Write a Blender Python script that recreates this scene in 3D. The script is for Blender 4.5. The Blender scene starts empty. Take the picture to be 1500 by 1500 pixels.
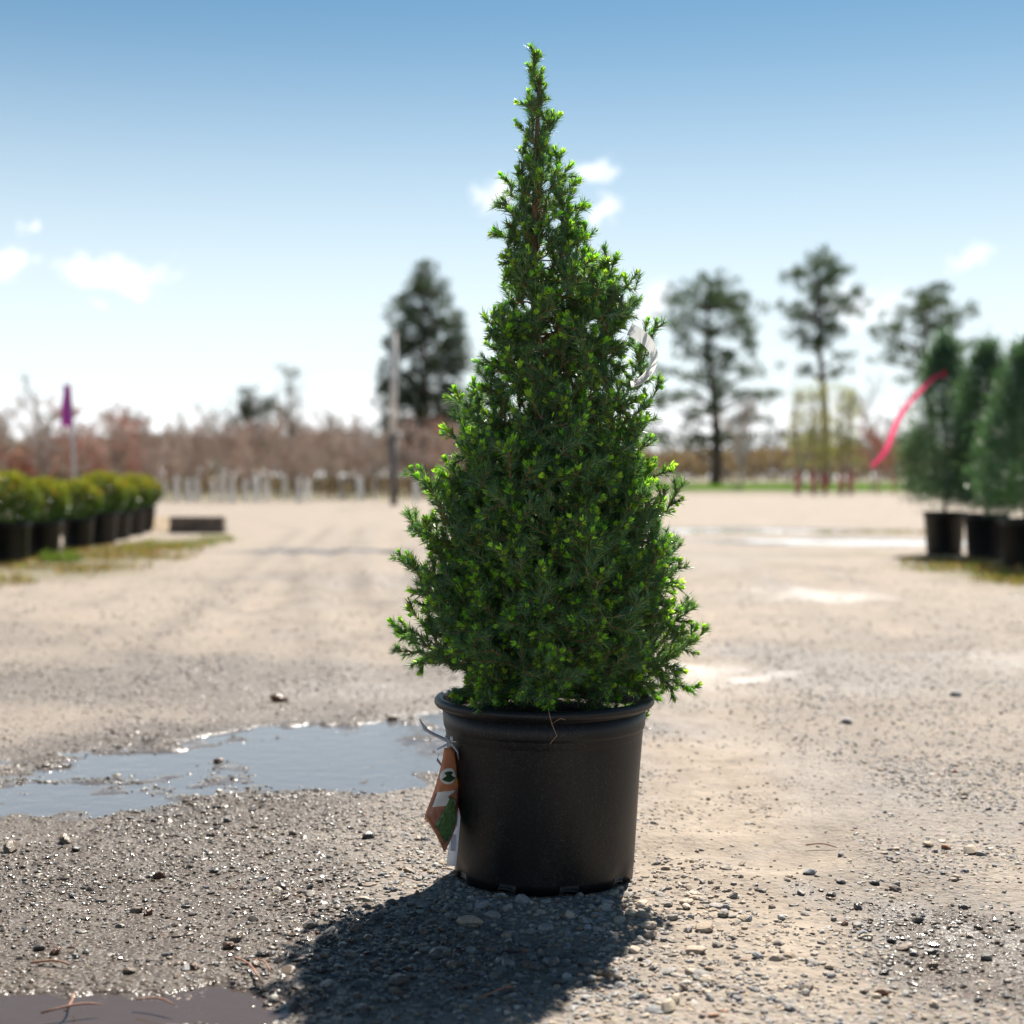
import bpy, math, random
import numpy as np
from mathutils import Matrix, Vector

rng = np.random.default_rng(11)
random.seed(11)
R = math.radians
sc = bpy.context.scene
col = sc.collection

# ------------------------------------------------------------------ camera
F_PX, CX, CY, HOR = 2187.0, 750.0, 750.0, 700.0      # measured on the 1500 px photograph
H_CAM = 0.5056
TREE_Y = 1.9
PITCH = math.atan((CY - HOR) / F_PX)
cam_d = bpy.data.cameras.new('camera')
cam_d.sensor_fit = 'HORIZONTAL'
cam_d.sensor_width = 24.0
cam_d.lens = 35.0
cam_d.clip_start = 0.05
cam_d.clip_end = 12000
cam_d.dof.use_dof = True
cam_d.dof.focus_distance = 1.80
cam_d.dof.aperture_fstop = 2.8
cam_d.dof.aperture_blades = 9
cam = bpy.data.objects.new('camera', cam_d)
col.objects.link(cam)
cam.location = (0, 0, H_CAM)
cam.rotation_euler = (R(90) - PITCH, 0, 0)
sc.camera = cam

# ------------------------------------------------------------------ light
SUN_EL, SUN_AZ = 50.0, 16.0          # degrees; azimuth from +Y towards +X
SUN_STRENGTH, SKY_STRENGTH, EXPOSURE = 5.0, 0.050, 1.38
sv = Vector((math.sin(R(SUN_AZ)) * math.cos(R(SUN_EL)), math.cos(R(SUN_AZ)) * math.cos(R(SUN_EL)), math.sin(R(SUN_EL))))
sun_d = bpy.data.lights.new('sun', 'SUN')
sun_d.energy = SUN_STRENGTH
sun_d.angle = R(0.53)
sun_d.color = (1.0, 0.94, 0.85)
sun = bpy.data.objects.new('sun', sun_d)
col.objects.link(sun)
sun.rotation_euler = sv.to_track_quat('Z', 'Y').to_euler()
sun.location = sv * 30
sc.view_settings.view_transform = 'Standard'
sc.view_settings.look = 'None'
sc.view_settings.gamma = 1.0
sc.view_settings.use_curve_mapping = False
sc.view_settings.exposure = EXPOSURE
try:
    sc.cycles.use_denoising = True
    sc.cycles.denoiser = 'OPENIMAGEDENOISE'
    sc.cycles.denoising_prefilter = 'ACCURATE'
    sc.cycles.max_bounces = 6
    sc.cycles.transparent_max_bounces = 12
    sc.cycles.sample_clamp_indirect = 8.0
except Exception:
    pass


def ray(px, py):
    dx = (px - CX) / F_PX
    dy = (CY - py) / F_PX
    return Vector((dx, math.cos(PITCH) + dy * math.sin(PITCH), -math.sin(PITCH) + dy * math.cos(PITCH)))


def at(px, py, Y):
    d = ray(px, py)
    t = Y / d.y
    return Vector((d.x * t, Y, H_CAM + d.z * t))


def gp(px, py):
    d = ray(px, py)
    t = H_CAM / -d.z
    return Vector((d.x * t, d.y * t, 0.0))


# ------------------------------------------------------------------ world: sky and clouds
world = bpy.data.worlds.new('World')
sc.world = world
world.use_nodes = True
wn, wl = world.node_tree.nodes, world.node_tree.links
wn.clear()
try:
    world.cycles.sampling_method = 'MANUAL'
    world.cycles.sample_map_resolution = 512
except Exception:
    pass
w_out = wn.new('ShaderNodeOutputWorld')
w_bg = wn.new('ShaderNodeBackground')
w_bg.inputs['Strength'].default_value = SKY_STRENGTH
sky = wn.new('ShaderNodeTexSky')
sky.sky_type = 'NISHITA'
sky.sun_disc = False
sky.sun_elevation = R(SUN_EL)
sky.sun_rotation = R(SUN_AZ)
sky.altitude = 100
sky.air_density = 1.0
sky.dust_density = 0.3
sky.ozone_density = 1.6
wl.new(w_bg.outputs[0], w_out.inputs['Surface'])


def nmath(nt, op, a, b=None, c=None, clamp=False):
    n = nt.nodes.new('ShaderNodeMath')
    n.operation = op
    n.use_clamp = clamp
    for i, v in enumerate((a, b, c)):
        if v is None:
            continue
        if isinstance(v, (int, float)):
            n.inputs[i].default_value = v
        else:
            nt.links.new(v, n.inputs[i])
    return n.outputs[0]


def nvec(nt, op, a, b=None):
    n = nt.nodes.new('ShaderNodeVectorMath')
    n.operation = op
    for i, v in enumerate((a, b)):
        if v is None:
            continue
        if isinstance(v, (tuple, list, Vector)):
            n.inputs[i].default_value = tuple(v)
        else:
            nt.links.new(v, n.inputs[i])
    return n.outputs['Value'] if op in ('DOT_PRODUCT', 'LENGTH') else n.outputs['Vector']


def nsmooth(nt, v, a, b, lo=0.0, hi=1.0):
    n = nt.nodes.new('ShaderNodeMapRange')
    n.interpolation_type = 'SMOOTHSTEP'
    nt.links.new(v, n.inputs['Value'])
    n.inputs['From Min'].default_value = a
    n.inputs['From Max'].default_value = b
    n.inputs['To Min'].default_value = lo
    n.inputs['To Max'].default_value = hi
    return n.outputs['Result']


def nnoise(nt, vec, scale, detail=4.0, rough=0.55, color=False):
    n = nt.nodes.new('ShaderNodeTexNoise')
    n.inputs['Scale'].default_value = scale
    n.inputs['Detail'].default_value = detail
    n.inputs['Roughness'].default_value = rough
    if vec is not None:
        nt.links.new(vec, n.inputs['Vector'])
    return n.outputs['Color'] if color else n.outputs['Fac']


def nmix(nt, fac, a, b, mode='MIX'):
    n = nt.nodes.new('ShaderNodeMix')
    n.data_type = 'RGBA'
    n.blend_type = mode
    ins = [s for s in n.inputs if s.enabled or True]
    f, A, B = n.inputs[0], n.inputs[6], n.inputs[7]
    for s, v in ((f, fac), (A, a), (B, b)):
        if isinstance(v, (int, float)):
            s.default_value = v
        elif isinstance(v, (tuple, list)):
            s.default_value = tuple(v) + ((1.0,) if len(v) == 3 else ())
        else:
            nt.links.new(v, s)
    return n.outputs[2]


wt = world.node_tree
tc = wn.new('ShaderNodeTexCoord')
dirn = nvec(wt, 'NORMALIZE', tc.outputs['Generated'])
sep = wn.new('ShaderNodeSeparateXYZ')
wl.new(dirn, sep.inputs[0])
azm = nmath(wt, 'ARCTAN2', sep.outputs['X'], sep.outputs['Y'])
elv = nmath(wt, 'ARCSINE', sep.outputs['Z'])
comb = wn.new('ShaderNodeCombineXYZ')
wl.new(azm, comb.inputs[0])
wl.new(elv, comb.inputs[1])
warp = nnoise(wt, dirn, 42.0, 4.0, 0.62, color=True)
warp = nvec(wt, 'SUBTRACT', warp, (0.5, 0.5, 0.5))
warp = nvec(wt, 'MULTIPLY', warp, (0.062, 0.046, 0.0))
ae = nvec(wt, 'ADD', comb.outputs[0], warp)
puffs = [(722, 290, 34, 32, 1.0), (872, 250, 34, 20, .85), (882, 306, 26, 22, .9), (160, 403, 92, 26, .95), (2, 388, 40, 32, 1.0),
         (38, 326, 17, 15, .7), (950, 442, 44, 38, .85), (1425, 380, 34, 17, .55), (150, 456, 26, 12, .45),
         (1255, 450, 90, 36, .55)]
mask = None


def puff(az, el, ru, rv, s):
    global mask
    d = nvec(wt, 'SUBTRACT', ae, (az, el, 0))
    d = nvec(wt, 'MULTIPLY', d, (1 / ru, 1 / rv, 0))
    v = nsmooth(wt, nvec(wt, 'LENGTH', d), 1.45, 0.1, 0.0, s)
    mask = v if mask is None else nmath(wt, 'MAXIMUM', mask, v)


for px, py, w, h, s in puffs:
    d = ray(px, py).normalized()
    puff(math.atan2(d.x, d.y), math.asin(d.z), 0.8 * w / F_PX, 0.78 * h / F_PX, s)
for k in range(6):          # the same fair-weather puffs go on round the rest of the sky
    puff(R(rng.uniform(35, 165) * (1 if k % 2 else -1)), R(rng.uniform(6, 24)), R(rng.uniform(1.5, 4)), R(rng.uniform(.6, 1.3)), rng.uniform(.5, 1.0))
# low bank of white cloud all round the horizon
bn = nnoise(wt, nvec(wt, 'MULTIPLY', dirn, (1, 1, 0.2)), 7.0, 4.0, 0.55)
bank_top = nmath(wt, 'ADD', nmath(wt, 'MULTIPLY', bn, 0.075), 0.012)
bank = nsmooth(wt, nmath(wt, 'SUBTRACT', bank_top, sep.outputs['Z']), -0.012, 0.014, 0.0, 0.8)
mask = nmath(wt, 'MAXIMUM', mask, bank)
veil = nsmooth(wt, sep.outputs['Z'], 0.33, 0.02, 0.0, 0.84)
skyc = nmix(wt, 1.0, sky.outputs['Color'], (0.44, 0.64, 0.67), 'MULTIPLY')
skyc = nmix(wt, veil, skyc, (8.8, 9.3, 9.6))
skyc = nmix(wt, mask, skyc, (10.5, 10.6, 10.7))
wl.new(skyc, w_bg.inputs['Color'])


# ------------------------------------------------------------------ materials
def new_mat(name):
    m = bpy.data.materials.new(name)
    m.use_nodes = True
    nt = m.node_tree
    b = nt.nodes['Principled BSDF']
    return m, nt, b


def attr(nt, name):
    n = nt.nodes.new('ShaderNodeAttribute')
    n.attribute_name = name
    return n


def coords(nt, kind='Object'):
    return nt.nodes.new('ShaderNodeTexCoord').outputs[kind]


def bump(nt, b, h, strength, dist):
    n = nt.nodes.new('ShaderNodeBump')
    n.inputs['Strength'].default_value = strength
    n.inputs['Distance'].default_value = dist
    nt.links.new(h, n.inputs['Height'])
    nt.links.new(n.outputs[0], b.inputs['Normal'])


def simple_mat(name, c, rough=0.7, var=0.25, scale=20.0, metal=0.0, spec=0.5, bmp=0.0, bscale=None):
    m, nt, b = new_mat(name)
    co = coords(nt)
    f = nnoise(nt, co, scale, 5)
    lo = tuple(x * (1 - var) for x in c)
    hi = tuple(min(1, x * (1 + var)) for x in c)
    nt.links.new(nmix(nt, nsmooth(nt, f, 0.3, 0.7), lo, hi), b.inputs['Base Color'])
    b.inputs['Roughness'].default_value = rough
    b.inputs['Metallic'].default_value = metal
    b.inputs['Specular IOR Level'].default_value = spec
    if bmp:
        bump(nt, b, nnoise(nt, co, bscale or scale * 4, 4), 0.6, bmp)
    return m


def leaf_mat(name, rough=0.5, trans=0.35, tint=(1.25, 1.2, 0.55), spec=0.4):
    m, nt, b = new_mat(name)
    a = attr(nt, 'col')
    nt.links.new(a.outputs['Color'], b.inputs['Base Color'])
    b.inputs['Roughness'].default_value = rough
    b.inputs['Specular IOR Level'].default_value = spec
    t = nt.nodes.new('ShaderNodeBsdfTranslucent')
    nt.links.new(nmix(nt, 1.0, a.outputs['Color'], tint, 'MULTIPLY'), t.inputs['Color'])
    mx = nt.nodes.new('ShaderNodeMixShader')
    mx.inputs[0].default_value = trans
    nt.links.new(b.outputs[0], mx.inputs[1])
    nt.links.new(t.outputs[0], mx.inputs[2])
    nt.links.new(mx.outputs[0], nt.nodes['Material Output'].inputs['Surface'])
    return m


M = {}
M['needle'] = leaf_mat('needle', 0.36, 0.42, (1.3, 1.3, 0.6), 0.6)
M['fresh'] = leaf_mat('fresh_growth', 0.4, 0.55, (1.1, 1.1, 0.6), 0.45)
M['leaf'] = leaf_mat('broad_leaf', 0.35, 0.35)
M['far_leaf'] = leaf_mat('far_leaf', 0.7, 0.25)
M['grass'] = leaf_mat('grass_blade', 0.6, 0.4)
M['twigbark'] = simple_mat('twig_bark', (0.22, 0.115, 0.055), 0.8, 0.35, 90)
M['trunkbark'] = simple_mat('trunk_bark', (0.13, 0.085, 0.055), 0.9, 0.4, 60, bmp=0.003)
M['bare'] = simple_mat('bare_bark', (0.40, 0.31, 0.26), 0.85, 0.3, 6)
M['bare_red'] = simple_mat('reddish_bark', (0.46, 0.25, 0.19), 0.8, 0.3, 6)
M['bare_grey'] = simple_mat('grey_bark', (0.45, 0.40, 0.36), 0.85, 0.3, 6)
M['pinebark'] = simple_mat('pine_bark', (0.11, 0.085, 0.07), 0.9, 0.35, 4)
M['guard'] = simple_mat('white_guard', (0.86, 0.85, 0.83), 0.55, 0.12, 6)
M['soil'] = simple_mat('potting_soil', (0.055, 0.038, 0.026), 0.95, 0.5, 160, bmp=0.004, bscale=220)


def sheet_mat(name, c, rough, trans):
    m, nt, b = new_mat(name)
    cc = nmix(nt, nsmooth(nt, nnoise(nt, coords(nt), 14, 4), 0.3, 0.7), tuple(x * 0.96 for x in c), c)
    nt.links.new(cc, b.inputs['Base Color'])
    b.inputs['Roughness'].default_value = rough
    t = nt.nodes.new('ShaderNodeBsdfTranslucent')
    nt.links.new(cc, t.inputs['Color'])
    mx = nt.nodes.new('ShaderNodeMixShader')
    mx.inputs[0].default_value = trans
    nt.links.new(b.outputs[0], mx.inputs[1])
    nt.links.new(t.outputs[0], mx.inputs[2])
    nt.links.new(mx.outputs[0], nt.nodes['Material Output'].inputs['Surface'])
    return m


M['pinktape'] = sheet_mat('pink_tape', (0.88, 0.07, 0.20), 0.3, 0.5)
M['film'] = sheet_mat('white_film', (0.92, 0.92, 0.93), 0.4, 0.55)
M['dulltape'] = simple_mat('faded_tape', (0.50, 0.14, 0.13), 0.6, 0.2, 8)
M['flag'] = simple_mat('magenta_cloth', (0.42, 0.045, 0.36), 0.6, 0.25, 7)
M['steel'] = simple_mat('galvanised', (0.42, 0.43, 0.44), 0.45, 0.15, 8, metal=0.6)
M['poleskylit'] = simple_mat('pole_skylit', (0.62, 0.60, 0.58), 0.8, 0.25, 5)  # sky light on the upper pole, painted into its colour
M['poledark'] = simple_mat('pole_dark', (0.13, 0.12, 0.12), 0.8, 0.25, 5)
M['block'] = simple_mat('dark_timber', (0.17, 0.13, 0.105), 0.85, 0.35, 14, bmp=0.004)
M['palewood'] = simple_mat('pale_card', (0.45, 0.33, 0.2), 0.8, 0.3, 10)
M['white_plastic'] = simple_mat('white_plastic', (0.80, 0.80, 0.82), 0.35, 0.04, 30)
M['grey_print'] = simple_mat('grey_print', (0.32, 0.32, 0.36), 0.6, 0.1, 60)
M['tie'] = simple_mat('grey_tie', (0.42, 0.43, 0.46), 0.4, 0.15, 40)
M['tag_orange'] = simple_mat('tag_orange', (0.66, 0.26, 0.13), 0.35, 0.22, 40)
M['tag_gold'] = simple_mat('tag_gold', (0.72, 0.30, 0.06), 0.35, 0.12, 40)
M['tag_pale'] = simple_mat('tag_pale', (0.80, 0.76, 0.70), 0.35, 0.12, 60)
M['tag_green'] = simple_mat('tag_green', (0.09, 0.17, 0.06), 0.4, 0.5, 260)
M['tag_dark'] = simple_mat('tag_darkgreen', (0.03, 0.075, 0.035), 0.4, 0.2, 100)
M['tag_brown'] = simple_mat('tag_brown', (0.36, 0.15, 0.10), 0.4, 0.3, 120)


def pot_mat():
    m, nt, b = new_mat('black_pot_plastic')
    co = coords(nt)
    big = nnoise(nt, nvec(nt, 'MULTIPLY', co, (1, 1, 0.6)), 14, 4)
    streak = nnoise(nt, nvec(nt, 'MULTIPLY', co, (1, 1, 0.3)), 210, 4, 0.7)
    fine = nnoise(nt, co, 520, 2, 0.7)
    dust = nmath(nt, 'MULTIPLY', nsmooth(nt, big, 0.36, 0.72), nsmooth(nt, streak, 0.42, 0.72))
    speck = nmath(nt, 'MULTIPLY', nsmooth(nt, fine, 0.57, 0.68), nsmooth(nt, big, 0.3, 0.6))
    tot = nmath(nt, 'ADD', nmath(nt, 'MULTIPLY', dust, 0.10), nmath(nt, 'MULTIPLY', speck, 0.34), clamp=True)
    tot = nmath(nt, 'ADD', tot, 0.004)
    nt.links.new(nmix(nt, tot, (0.0038, 0.0044, 0.0058), (0.13, 0.12, 0.108)), b.inputs['Base Color'])
    nt.links.new(nmath(nt, 'ADD', nmath(nt, 'MULTIPLY', tot, 0.4), 0.42), b.inputs['Roughness'])
    b.inputs['Specular IOR Level'].default_value = 0.32
    bump(nt, b, nmath(nt, 'ADD', fine, streak), 0.25, 0.0008)
    return m


M['pot'] = pot_mat()


def ground_mat():
    m, nt, b = new_mat('gravel_ground')
    co = coords(nt)
    wet = attr(nt, 'wet').outputs['Fac']
    sand = attr(nt, 'sand').outputs['Fac']
    grass = attr(nt, 'verge').outputs['Fac']
    n1 = nnoise(nt, co, 0.9, 5)
    n2 = nnoise(nt, co, 14, 6, 0.65)
    n3 = nnoise(nt, co, 130, 4, 0.7)
    v1 = nt.nodes.new('ShaderNodeTexVoronoi')
    v1.inputs['Scale'].default_value = 150
    nt.links.new(co, v1.inputs['Vector'])
    v2 = nt.nodes.new('ShaderNodeTexVoronoi')
    v2.inputs['Scale'].default_value = 62
    nt.links.new(co, v2.inputs['Vector'])
    grit = nmix(nt, nsmooth(nt, n3, 0.35, 0.65), (0.12, 0.10, 0.085), (0.29, 0.245, 0.20))
    cell = nmix(nt, 0.38, grit, nmix(nt, 0.94, v1.outputs['Color'], (0.20, 0.17, 0.145)))
    sandc = nmix(nt, nsmooth(nt, n2, 0.32, 0.68), (0.20, 0.160, 0.122), (0.285, 0.234, 0.184))
    fac = nmath(nt, 'ADD', nmath(nt, 'MULTIPLY', sand, 1.15), nmath(nt, 'MULTIPLY', nmath(nt, 'SUBTRACT', n2, 0.5), 1.1), clamp=True)
    c = nmix(nt, fac, cell, sandc)
    c = nmix(nt, nmath(nt, 'MULTIPLY', nsmooth(nt, n3, 0.56, 0.75), 0.35), c, (0.14, 0.12, 0.105))
    c = nmix(nt, nmath(nt, 'MULTIPLY', nsmooth(nt, n1, 0.35, 0.7), 0.35), c, (0.245, 0.205, 0.168))
    n4 = nnoise(nt, co, 42, 5, 0.75)
    c = nmix(nt, nmath(nt, 'MULTIPLY', nsmooth(nt, n4, 0.52, 0.63), 0.6), c, (0.105, 0.088, 0.074))
    n5 = nnoise(nt, nvec(nt, 'MULTIPLY', co, (1.0, 0.55, 1.0)), 3.1, 5, 0.65)
    c = nmix(nt, nmath(nt, 'MULTIPLY', nsmooth(nt, n5, 0.47, 0.66), 0.5), c, (0.135, 0.114, 0.096))
    vg = nmix(nt, nsmooth(nt, n2, 0.35, 0.65), (0.12, 0.085, 0.05), (0.085, 0.10, 0.035))
    c = nmix(nt, nmath(nt, 'MULTIPLY', grass, 0.8), c, vg)
    w = nmath(nt, 'ADD', wet, nmath(nt, 'MULTIPLY', nmath(nt, 'SUBTRACT', n2, 0.5), nmath(nt, 'MULTIPLY', nmath(nt, 'GREATER_THAN', wet, 0.05), 1.0)), clamp=True)
    c = nmix(nt, nmath(nt, 'MULTIPLY', w, 0.8), c, (0.052, 0.039, 0.031))
    nt.links.new(c, b.inputs['Base Color'])
    slick = attr(nt, 'slick').outputs['Fac']
    rg = nmath(nt, 'ADD', nsmooth(nt, w, 0.1, 0.9, 0.88, 0.26), 0.0)
    film = attr(nt, 'film').outputs['Fac']
    rmix = nt.nodes.new('ShaderNodeMix')
    nt.links.new(slick, rmix.inputs[0])
    nt.links.new(rg, rmix.inputs[2])
    rmix.inputs[3].default_value = 0.48
    rm2 = nt.nodes.new('ShaderNodeMix')
    nt.links.new(film, rm2.inputs[0])
    nt.links.new(rmix.outputs[0], rm2.inputs[2])
    rm2.inputs[3].default_value = 0.10
    nt.links.new(rm2.outputs[0], b.inputs['Roughness'])
    sp = nsmooth(nt, w, 0.1, 0.8, 0.22, 0.07)
    sp = nmath(nt, 'MAXIMUM', sp, nmath(nt, 'MULTIPLY', slick, 0.42))
    sp = nmath(nt, 'MAXIMUM', sp, nmath(nt, 'MULTIPLY', film, 0.5))
    nt.links.new(sp, b.inputs['Specular IOR Level'])
    hgt = nmath(nt, 'ADD', nmath(nt, 'MULTIPLY', n3, 0.7), nmath(nt, 'SUBTRACT', 0.6, nmath(nt, 'MULTIPLY', v1.outputs['Distance'], 0.9)))
    hgt = nmath(nt, 'ADD', hgt, nmath(nt, 'MULTIPLY', nmath(nt, 'SUBTRACT', 0.6, v2.outputs['Distance']), 1.2))
    hgt = nmath(nt, 'MULTIPLY', hgt, nmath(nt, 'SUBTRACT', 1.0, nmath(nt, 'MULTIPLY', fac, 0.55)))
    hgt = nmath(nt, 'MULTIPLY', hgt, nmath(nt, 'SUBTRACT', 1.0, nmath(nt, 'MULTIPLY', film, 0.9)))
    bump(nt, b, hgt, 0.85, 0.0038)
    return m


M['ground'] = ground_mat()


def stone_mat():
    m, nt, b = new_mat('stone')
    a = attr(nt, 'col').outputs['Color']
    wet = attr(nt, 'wet').outputs['Fac']
    co = coords(nt)
    n = nnoise(nt, co, 420, 4, 0.6)
    c = nmix(nt, 1.0, a, nmix(nt, nsmooth(nt, n, 0.3, 0.7), (0.72, 0.72, 0.72), (1.2, 1.18, 1.15)), 'MULTIPLY')
    c = nmix(nt, nsmooth(nt, wet, 0.0, 0.6), c, nmix(nt, 1.0, c, (0.30, 0.265, 0.235), 'MULTIPLY'))
    nt.links.new(c, b.inputs['Base Color'])
    nt.links.new(nmath(nt, 'SUBTRACT', 0.78, nmath(nt, 'MULTIPLY', wet, 0.63)), b.inputs['Roughness'])
    nt.links.new(nmath(nt, 'SUBTRACT', 0.4, nmath(nt, 'MULTIPLY', wet, 0.08)), b.inputs['Specular IOR Level'])
    bump(nt, b, n, 0.35, 0.001)
    return m


M['stone'] = stone_mat()


def water_mat(rough=0.05, mud_sky=(0.165, 0.175, 0.195), body=0.6):  # default blue grey puts reflected sky into the diffuse colour
    m = bpy.data.materials.new('puddle_water')
    m.use_nodes = True
    nt = m.node_tree
    nt.nodes.remove(nt.nodes['Principled BSDF'])
    fr = nt.nodes.new('ShaderNodeFresnel')
    fr.inputs['IOR'].default_value = 1.333
    tr = nt.nodes.new('ShaderNodeBsdfTransparent')
    tr.inputs['Color'].default_value = (0.62, 0.55, 0.48, 1)
    df = nt.nodes.new('ShaderNodeBsdfDiffuse')
    df.inputs['Color'].default_value = mud_sky + (1,)
    gl = nt.nodes.new('ShaderNodeBsdfGlossy')
    gl.inputs['Roughness'].default_value = rough
    bp = nt.nodes.new('ShaderNodeBump')
    bp.inputs['Strength'].default_value = 0.35
    bp.inputs['Distance'].default_value = 0.004
    co = coords(nt)
    nt.links.new(nnoise(nt, co, 22, 4), bp.inputs['Height'])
    nt.links.new(bp.outputs[0], gl.inputs['Normal'])
    m1 = nt.nodes.new('ShaderNodeMixShader')
    m1.inputs[0].default_value = body
    nt.links.new(tr.outputs[0], m1.inputs[1])
    nt.links.new(df.outputs[0], m1.inputs[2])
    m2 = nt.nodes.new('ShaderNodeMixShader')
    nt.links.new(fr.outputs[0], m2.inputs[0])
    nt.links.new(m1.outputs[0], m2.inputs[1])
    nt.links.new(gl.outputs[0], m2.inputs[2])
    nt.links.new(m2.outputs[0], nt.nodes['Material Output'].inputs['Surface'])
    return m


M['water'] = water_mat()
M['ruffled'] = water_mat(0.21)
M['muddy'] = water_mat(0.06, (0.075, 0.055, 0.046), 0.75)


# ------------------------------------------------------------------ mesh helpers
class MB:
    """collects triangles (numpy) and builds ONE mesh"""
    def __init__(self):
        self.V, self.F, self.C, self.n = [], [], [], 0

    def add(self, V, F, C=None):
        V = np.asarray(V, float).reshape(-1, 3)
        F = np.asarray(F, int).reshape(-1, 3)
        self.V.append(V)
        self.F.append(F + self.n)
        if C is not None:
            C = np.asarray(C, float)
            if C.ndim == 1:
                C = np.tile(C, (len(V), 1))
            self.C.append(C)
        self.n += len(V)

    def tube(self, pts, rad, sides=6, cap=True):
        pts = [Vector(p) for p in pts]
        n = len(pts)
        V, F = [], []
        ref = Vector((0.31, 0.52, 0.79))
        for i, p in enumerate(pts):
            t = (pts[min(i + 1, n - 1)] - pts[max(i - 1, 0)]).normalized()
            a = t.cross(ref)
            if a.length < 1e-4:
                a = t.cross(Vector((1, 0, 0)))
            a.normalize()
            b = t.cross(a)
            for k in range(sides):
                th = 2 * math.pi * k / sides
                V.append(p + (a * math.cos(th) + b * math.sin(th)) * rad[i])
        for i in range(n - 1):
            for k in range(sides):
                k2 = (k + 1) % sides
                a, b, c, d = i * sides + k, i * sides + k2, (i + 1) * sides + k2, (i + 1) * sides + k
                F += [(a, b, c), (a, c, d)]
        if cap:
            for base, p, flip in ((0, pts[0], 1), ((n - 1) * sides, pts[-1], 0)):
                V.append(p)
                ci = len(V) - 1
                for k in range(sides):
                    k2 = (k + 1) % sides
                    F.append((base + k2, base + k, ci) if flip else (base + k, base + k2, ci))
        self.add([tuple(v) for v in V], F)

    def lathe(self, prof, seg=48, z_fn=None):
        V, F = [], []
        for (r, z) in prof:
            for k in range(seg):
                th = 2 * math.pi * k / seg
                V.append((r * math.cos(th), r * math.sin(th), z))
        for i in range(len(prof) - 1):
            for k in range(seg):
                k2 = (k + 1) % seg
                a, b, c, d = i * seg + k, i * seg + k2, (i + 1) * seg + k2, (i + 1) * seg + k
                F += [(a, b, c), (a, c, d)]
        self.add(V, F)

    def box(self, x0, x1, y0, y1, z0, z1, bev=0.0):
        V, F = box_geo(x0, x1, y0, y1, z0, z1)
        self.add(V, F)

    def mesh(self, name, smooth=False):
        V = np.concatenate(self.V)
        F = np.concatenate(self.F)
        C = np.concatenate(self.C) if self.C else None
        return mesh_np(name, V, F, {'col': C} if C is not None else {}, smooth)

    def build(self, name, mat, parent=None, smooth=False, loc=None):
        return obj(name, self.mesh(name, smooth), mat, parent, loc)


def box_geo(x0, x1, y0, y1, z0, z1):
    V = [(x, y, z) for z in (z0, z1) for y in (y0, y1) for x in (x0, x1)]
    F = [(0, 2, 1), (1, 2, 3), (4, 5, 6), (5, 7, 6), (0, 1, 4), (1, 5, 4), (2, 6, 3), (3, 6, 7), (0, 4, 2), (2, 4, 6), (1, 3, 5), (3, 7, 5)]
    return V, F


def mesh_np(name, V, F, attrs=None, smooth=False):
    V = np.ascontiguousarray(V, dtype=np.float32)
    F = np.ascontiguousarray(F, dtype=np.int32)
    me = bpy.data.meshes.new(name)
    me.vertices.add(len(V))
    me.vertices.foreach_set('co', V.ravel())
    me.loops.add(F.size)
    me.loops.foreach_set('vertex_index', F.ravel())
    me.polygons.add(len(F))
    me.polygons.foreach_set('loop_start', np.arange(0, F.size, 3, dtype=np.int32))
    me.polygons.foreach_set('use_smooth', np.full(len(F), bool(smooth)))
    me.update(calc_edges=True)
    for k, a in (attrs or {}).items():
        a = np.asarray(a, dtype=np.float32)
        if a.ndim == 2:
            if a.shape[1] == 3:
                a = np.concatenate([a, np.ones((len(a), 1), np.float32)], 1)
            at_ = me.attributes.new(k, 'FLOAT_COLOR', 'POINT')
            at_.data.foreach_set('color', np.ascontiguousarray(a).ravel())
        else:
            at_ = me.attributes.new(k, 'FLOAT', 'POINT')
            at_.data.foreach_set('value', a)
    return me


def obj(name, me, mat, parent=None, loc=None):
    o = bpy.data.objects.new(name, me)
    col.objects.link(o)
    if mat is not None and not me.materials:
        me.materials.append(M[mat] if isinstance(mat, str) else mat)
    if parent is not None:
        o.parent = parent
    if loc is not None:
        o.location = loc
    return o


def tag(o, label=None, cat=None, group=None, kind=None):
    if label:
        o['label'] = label
    if cat:
        o['category'] = cat
    if group:
        o['group'] = group
    if kind:
        o['kind'] = kind
    return o


def thing(name, loc, label, cat, group=None, rz=0.0):
    o = bpy.data.objects.new(name, None)
    col.objects.link(o)
    o.empty_display_size = 0.1
    o.location = loc
    o.rotation_euler = (0, 0, rz)
    return tag(o, label, cat, group)


def copy_tree(o, parent=None):
    c = o.copy()
    col.objects.link(c)
    c.parent = parent
    for ch in o.children:
        copy_tree(ch, c)
    return c


def unit(v):
    return v / np.maximum(np.linalg.norm(v, axis=-1, keepdims=True), 1e-9)


def rand_unit(n):
    return unit(rng.normal(size=(n, 3)))


def frames(d):
    """two vectors perpendicular to each direction"""
    ref = np.where(np.abs(d[:, 2:3]) < 0.9, np.array([[0, 0, 1.0]]), np.array([[1.0, 0, 0]]))
    a = unit(np.cross(d, ref))
    return a, np.cross(d, a)


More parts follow.
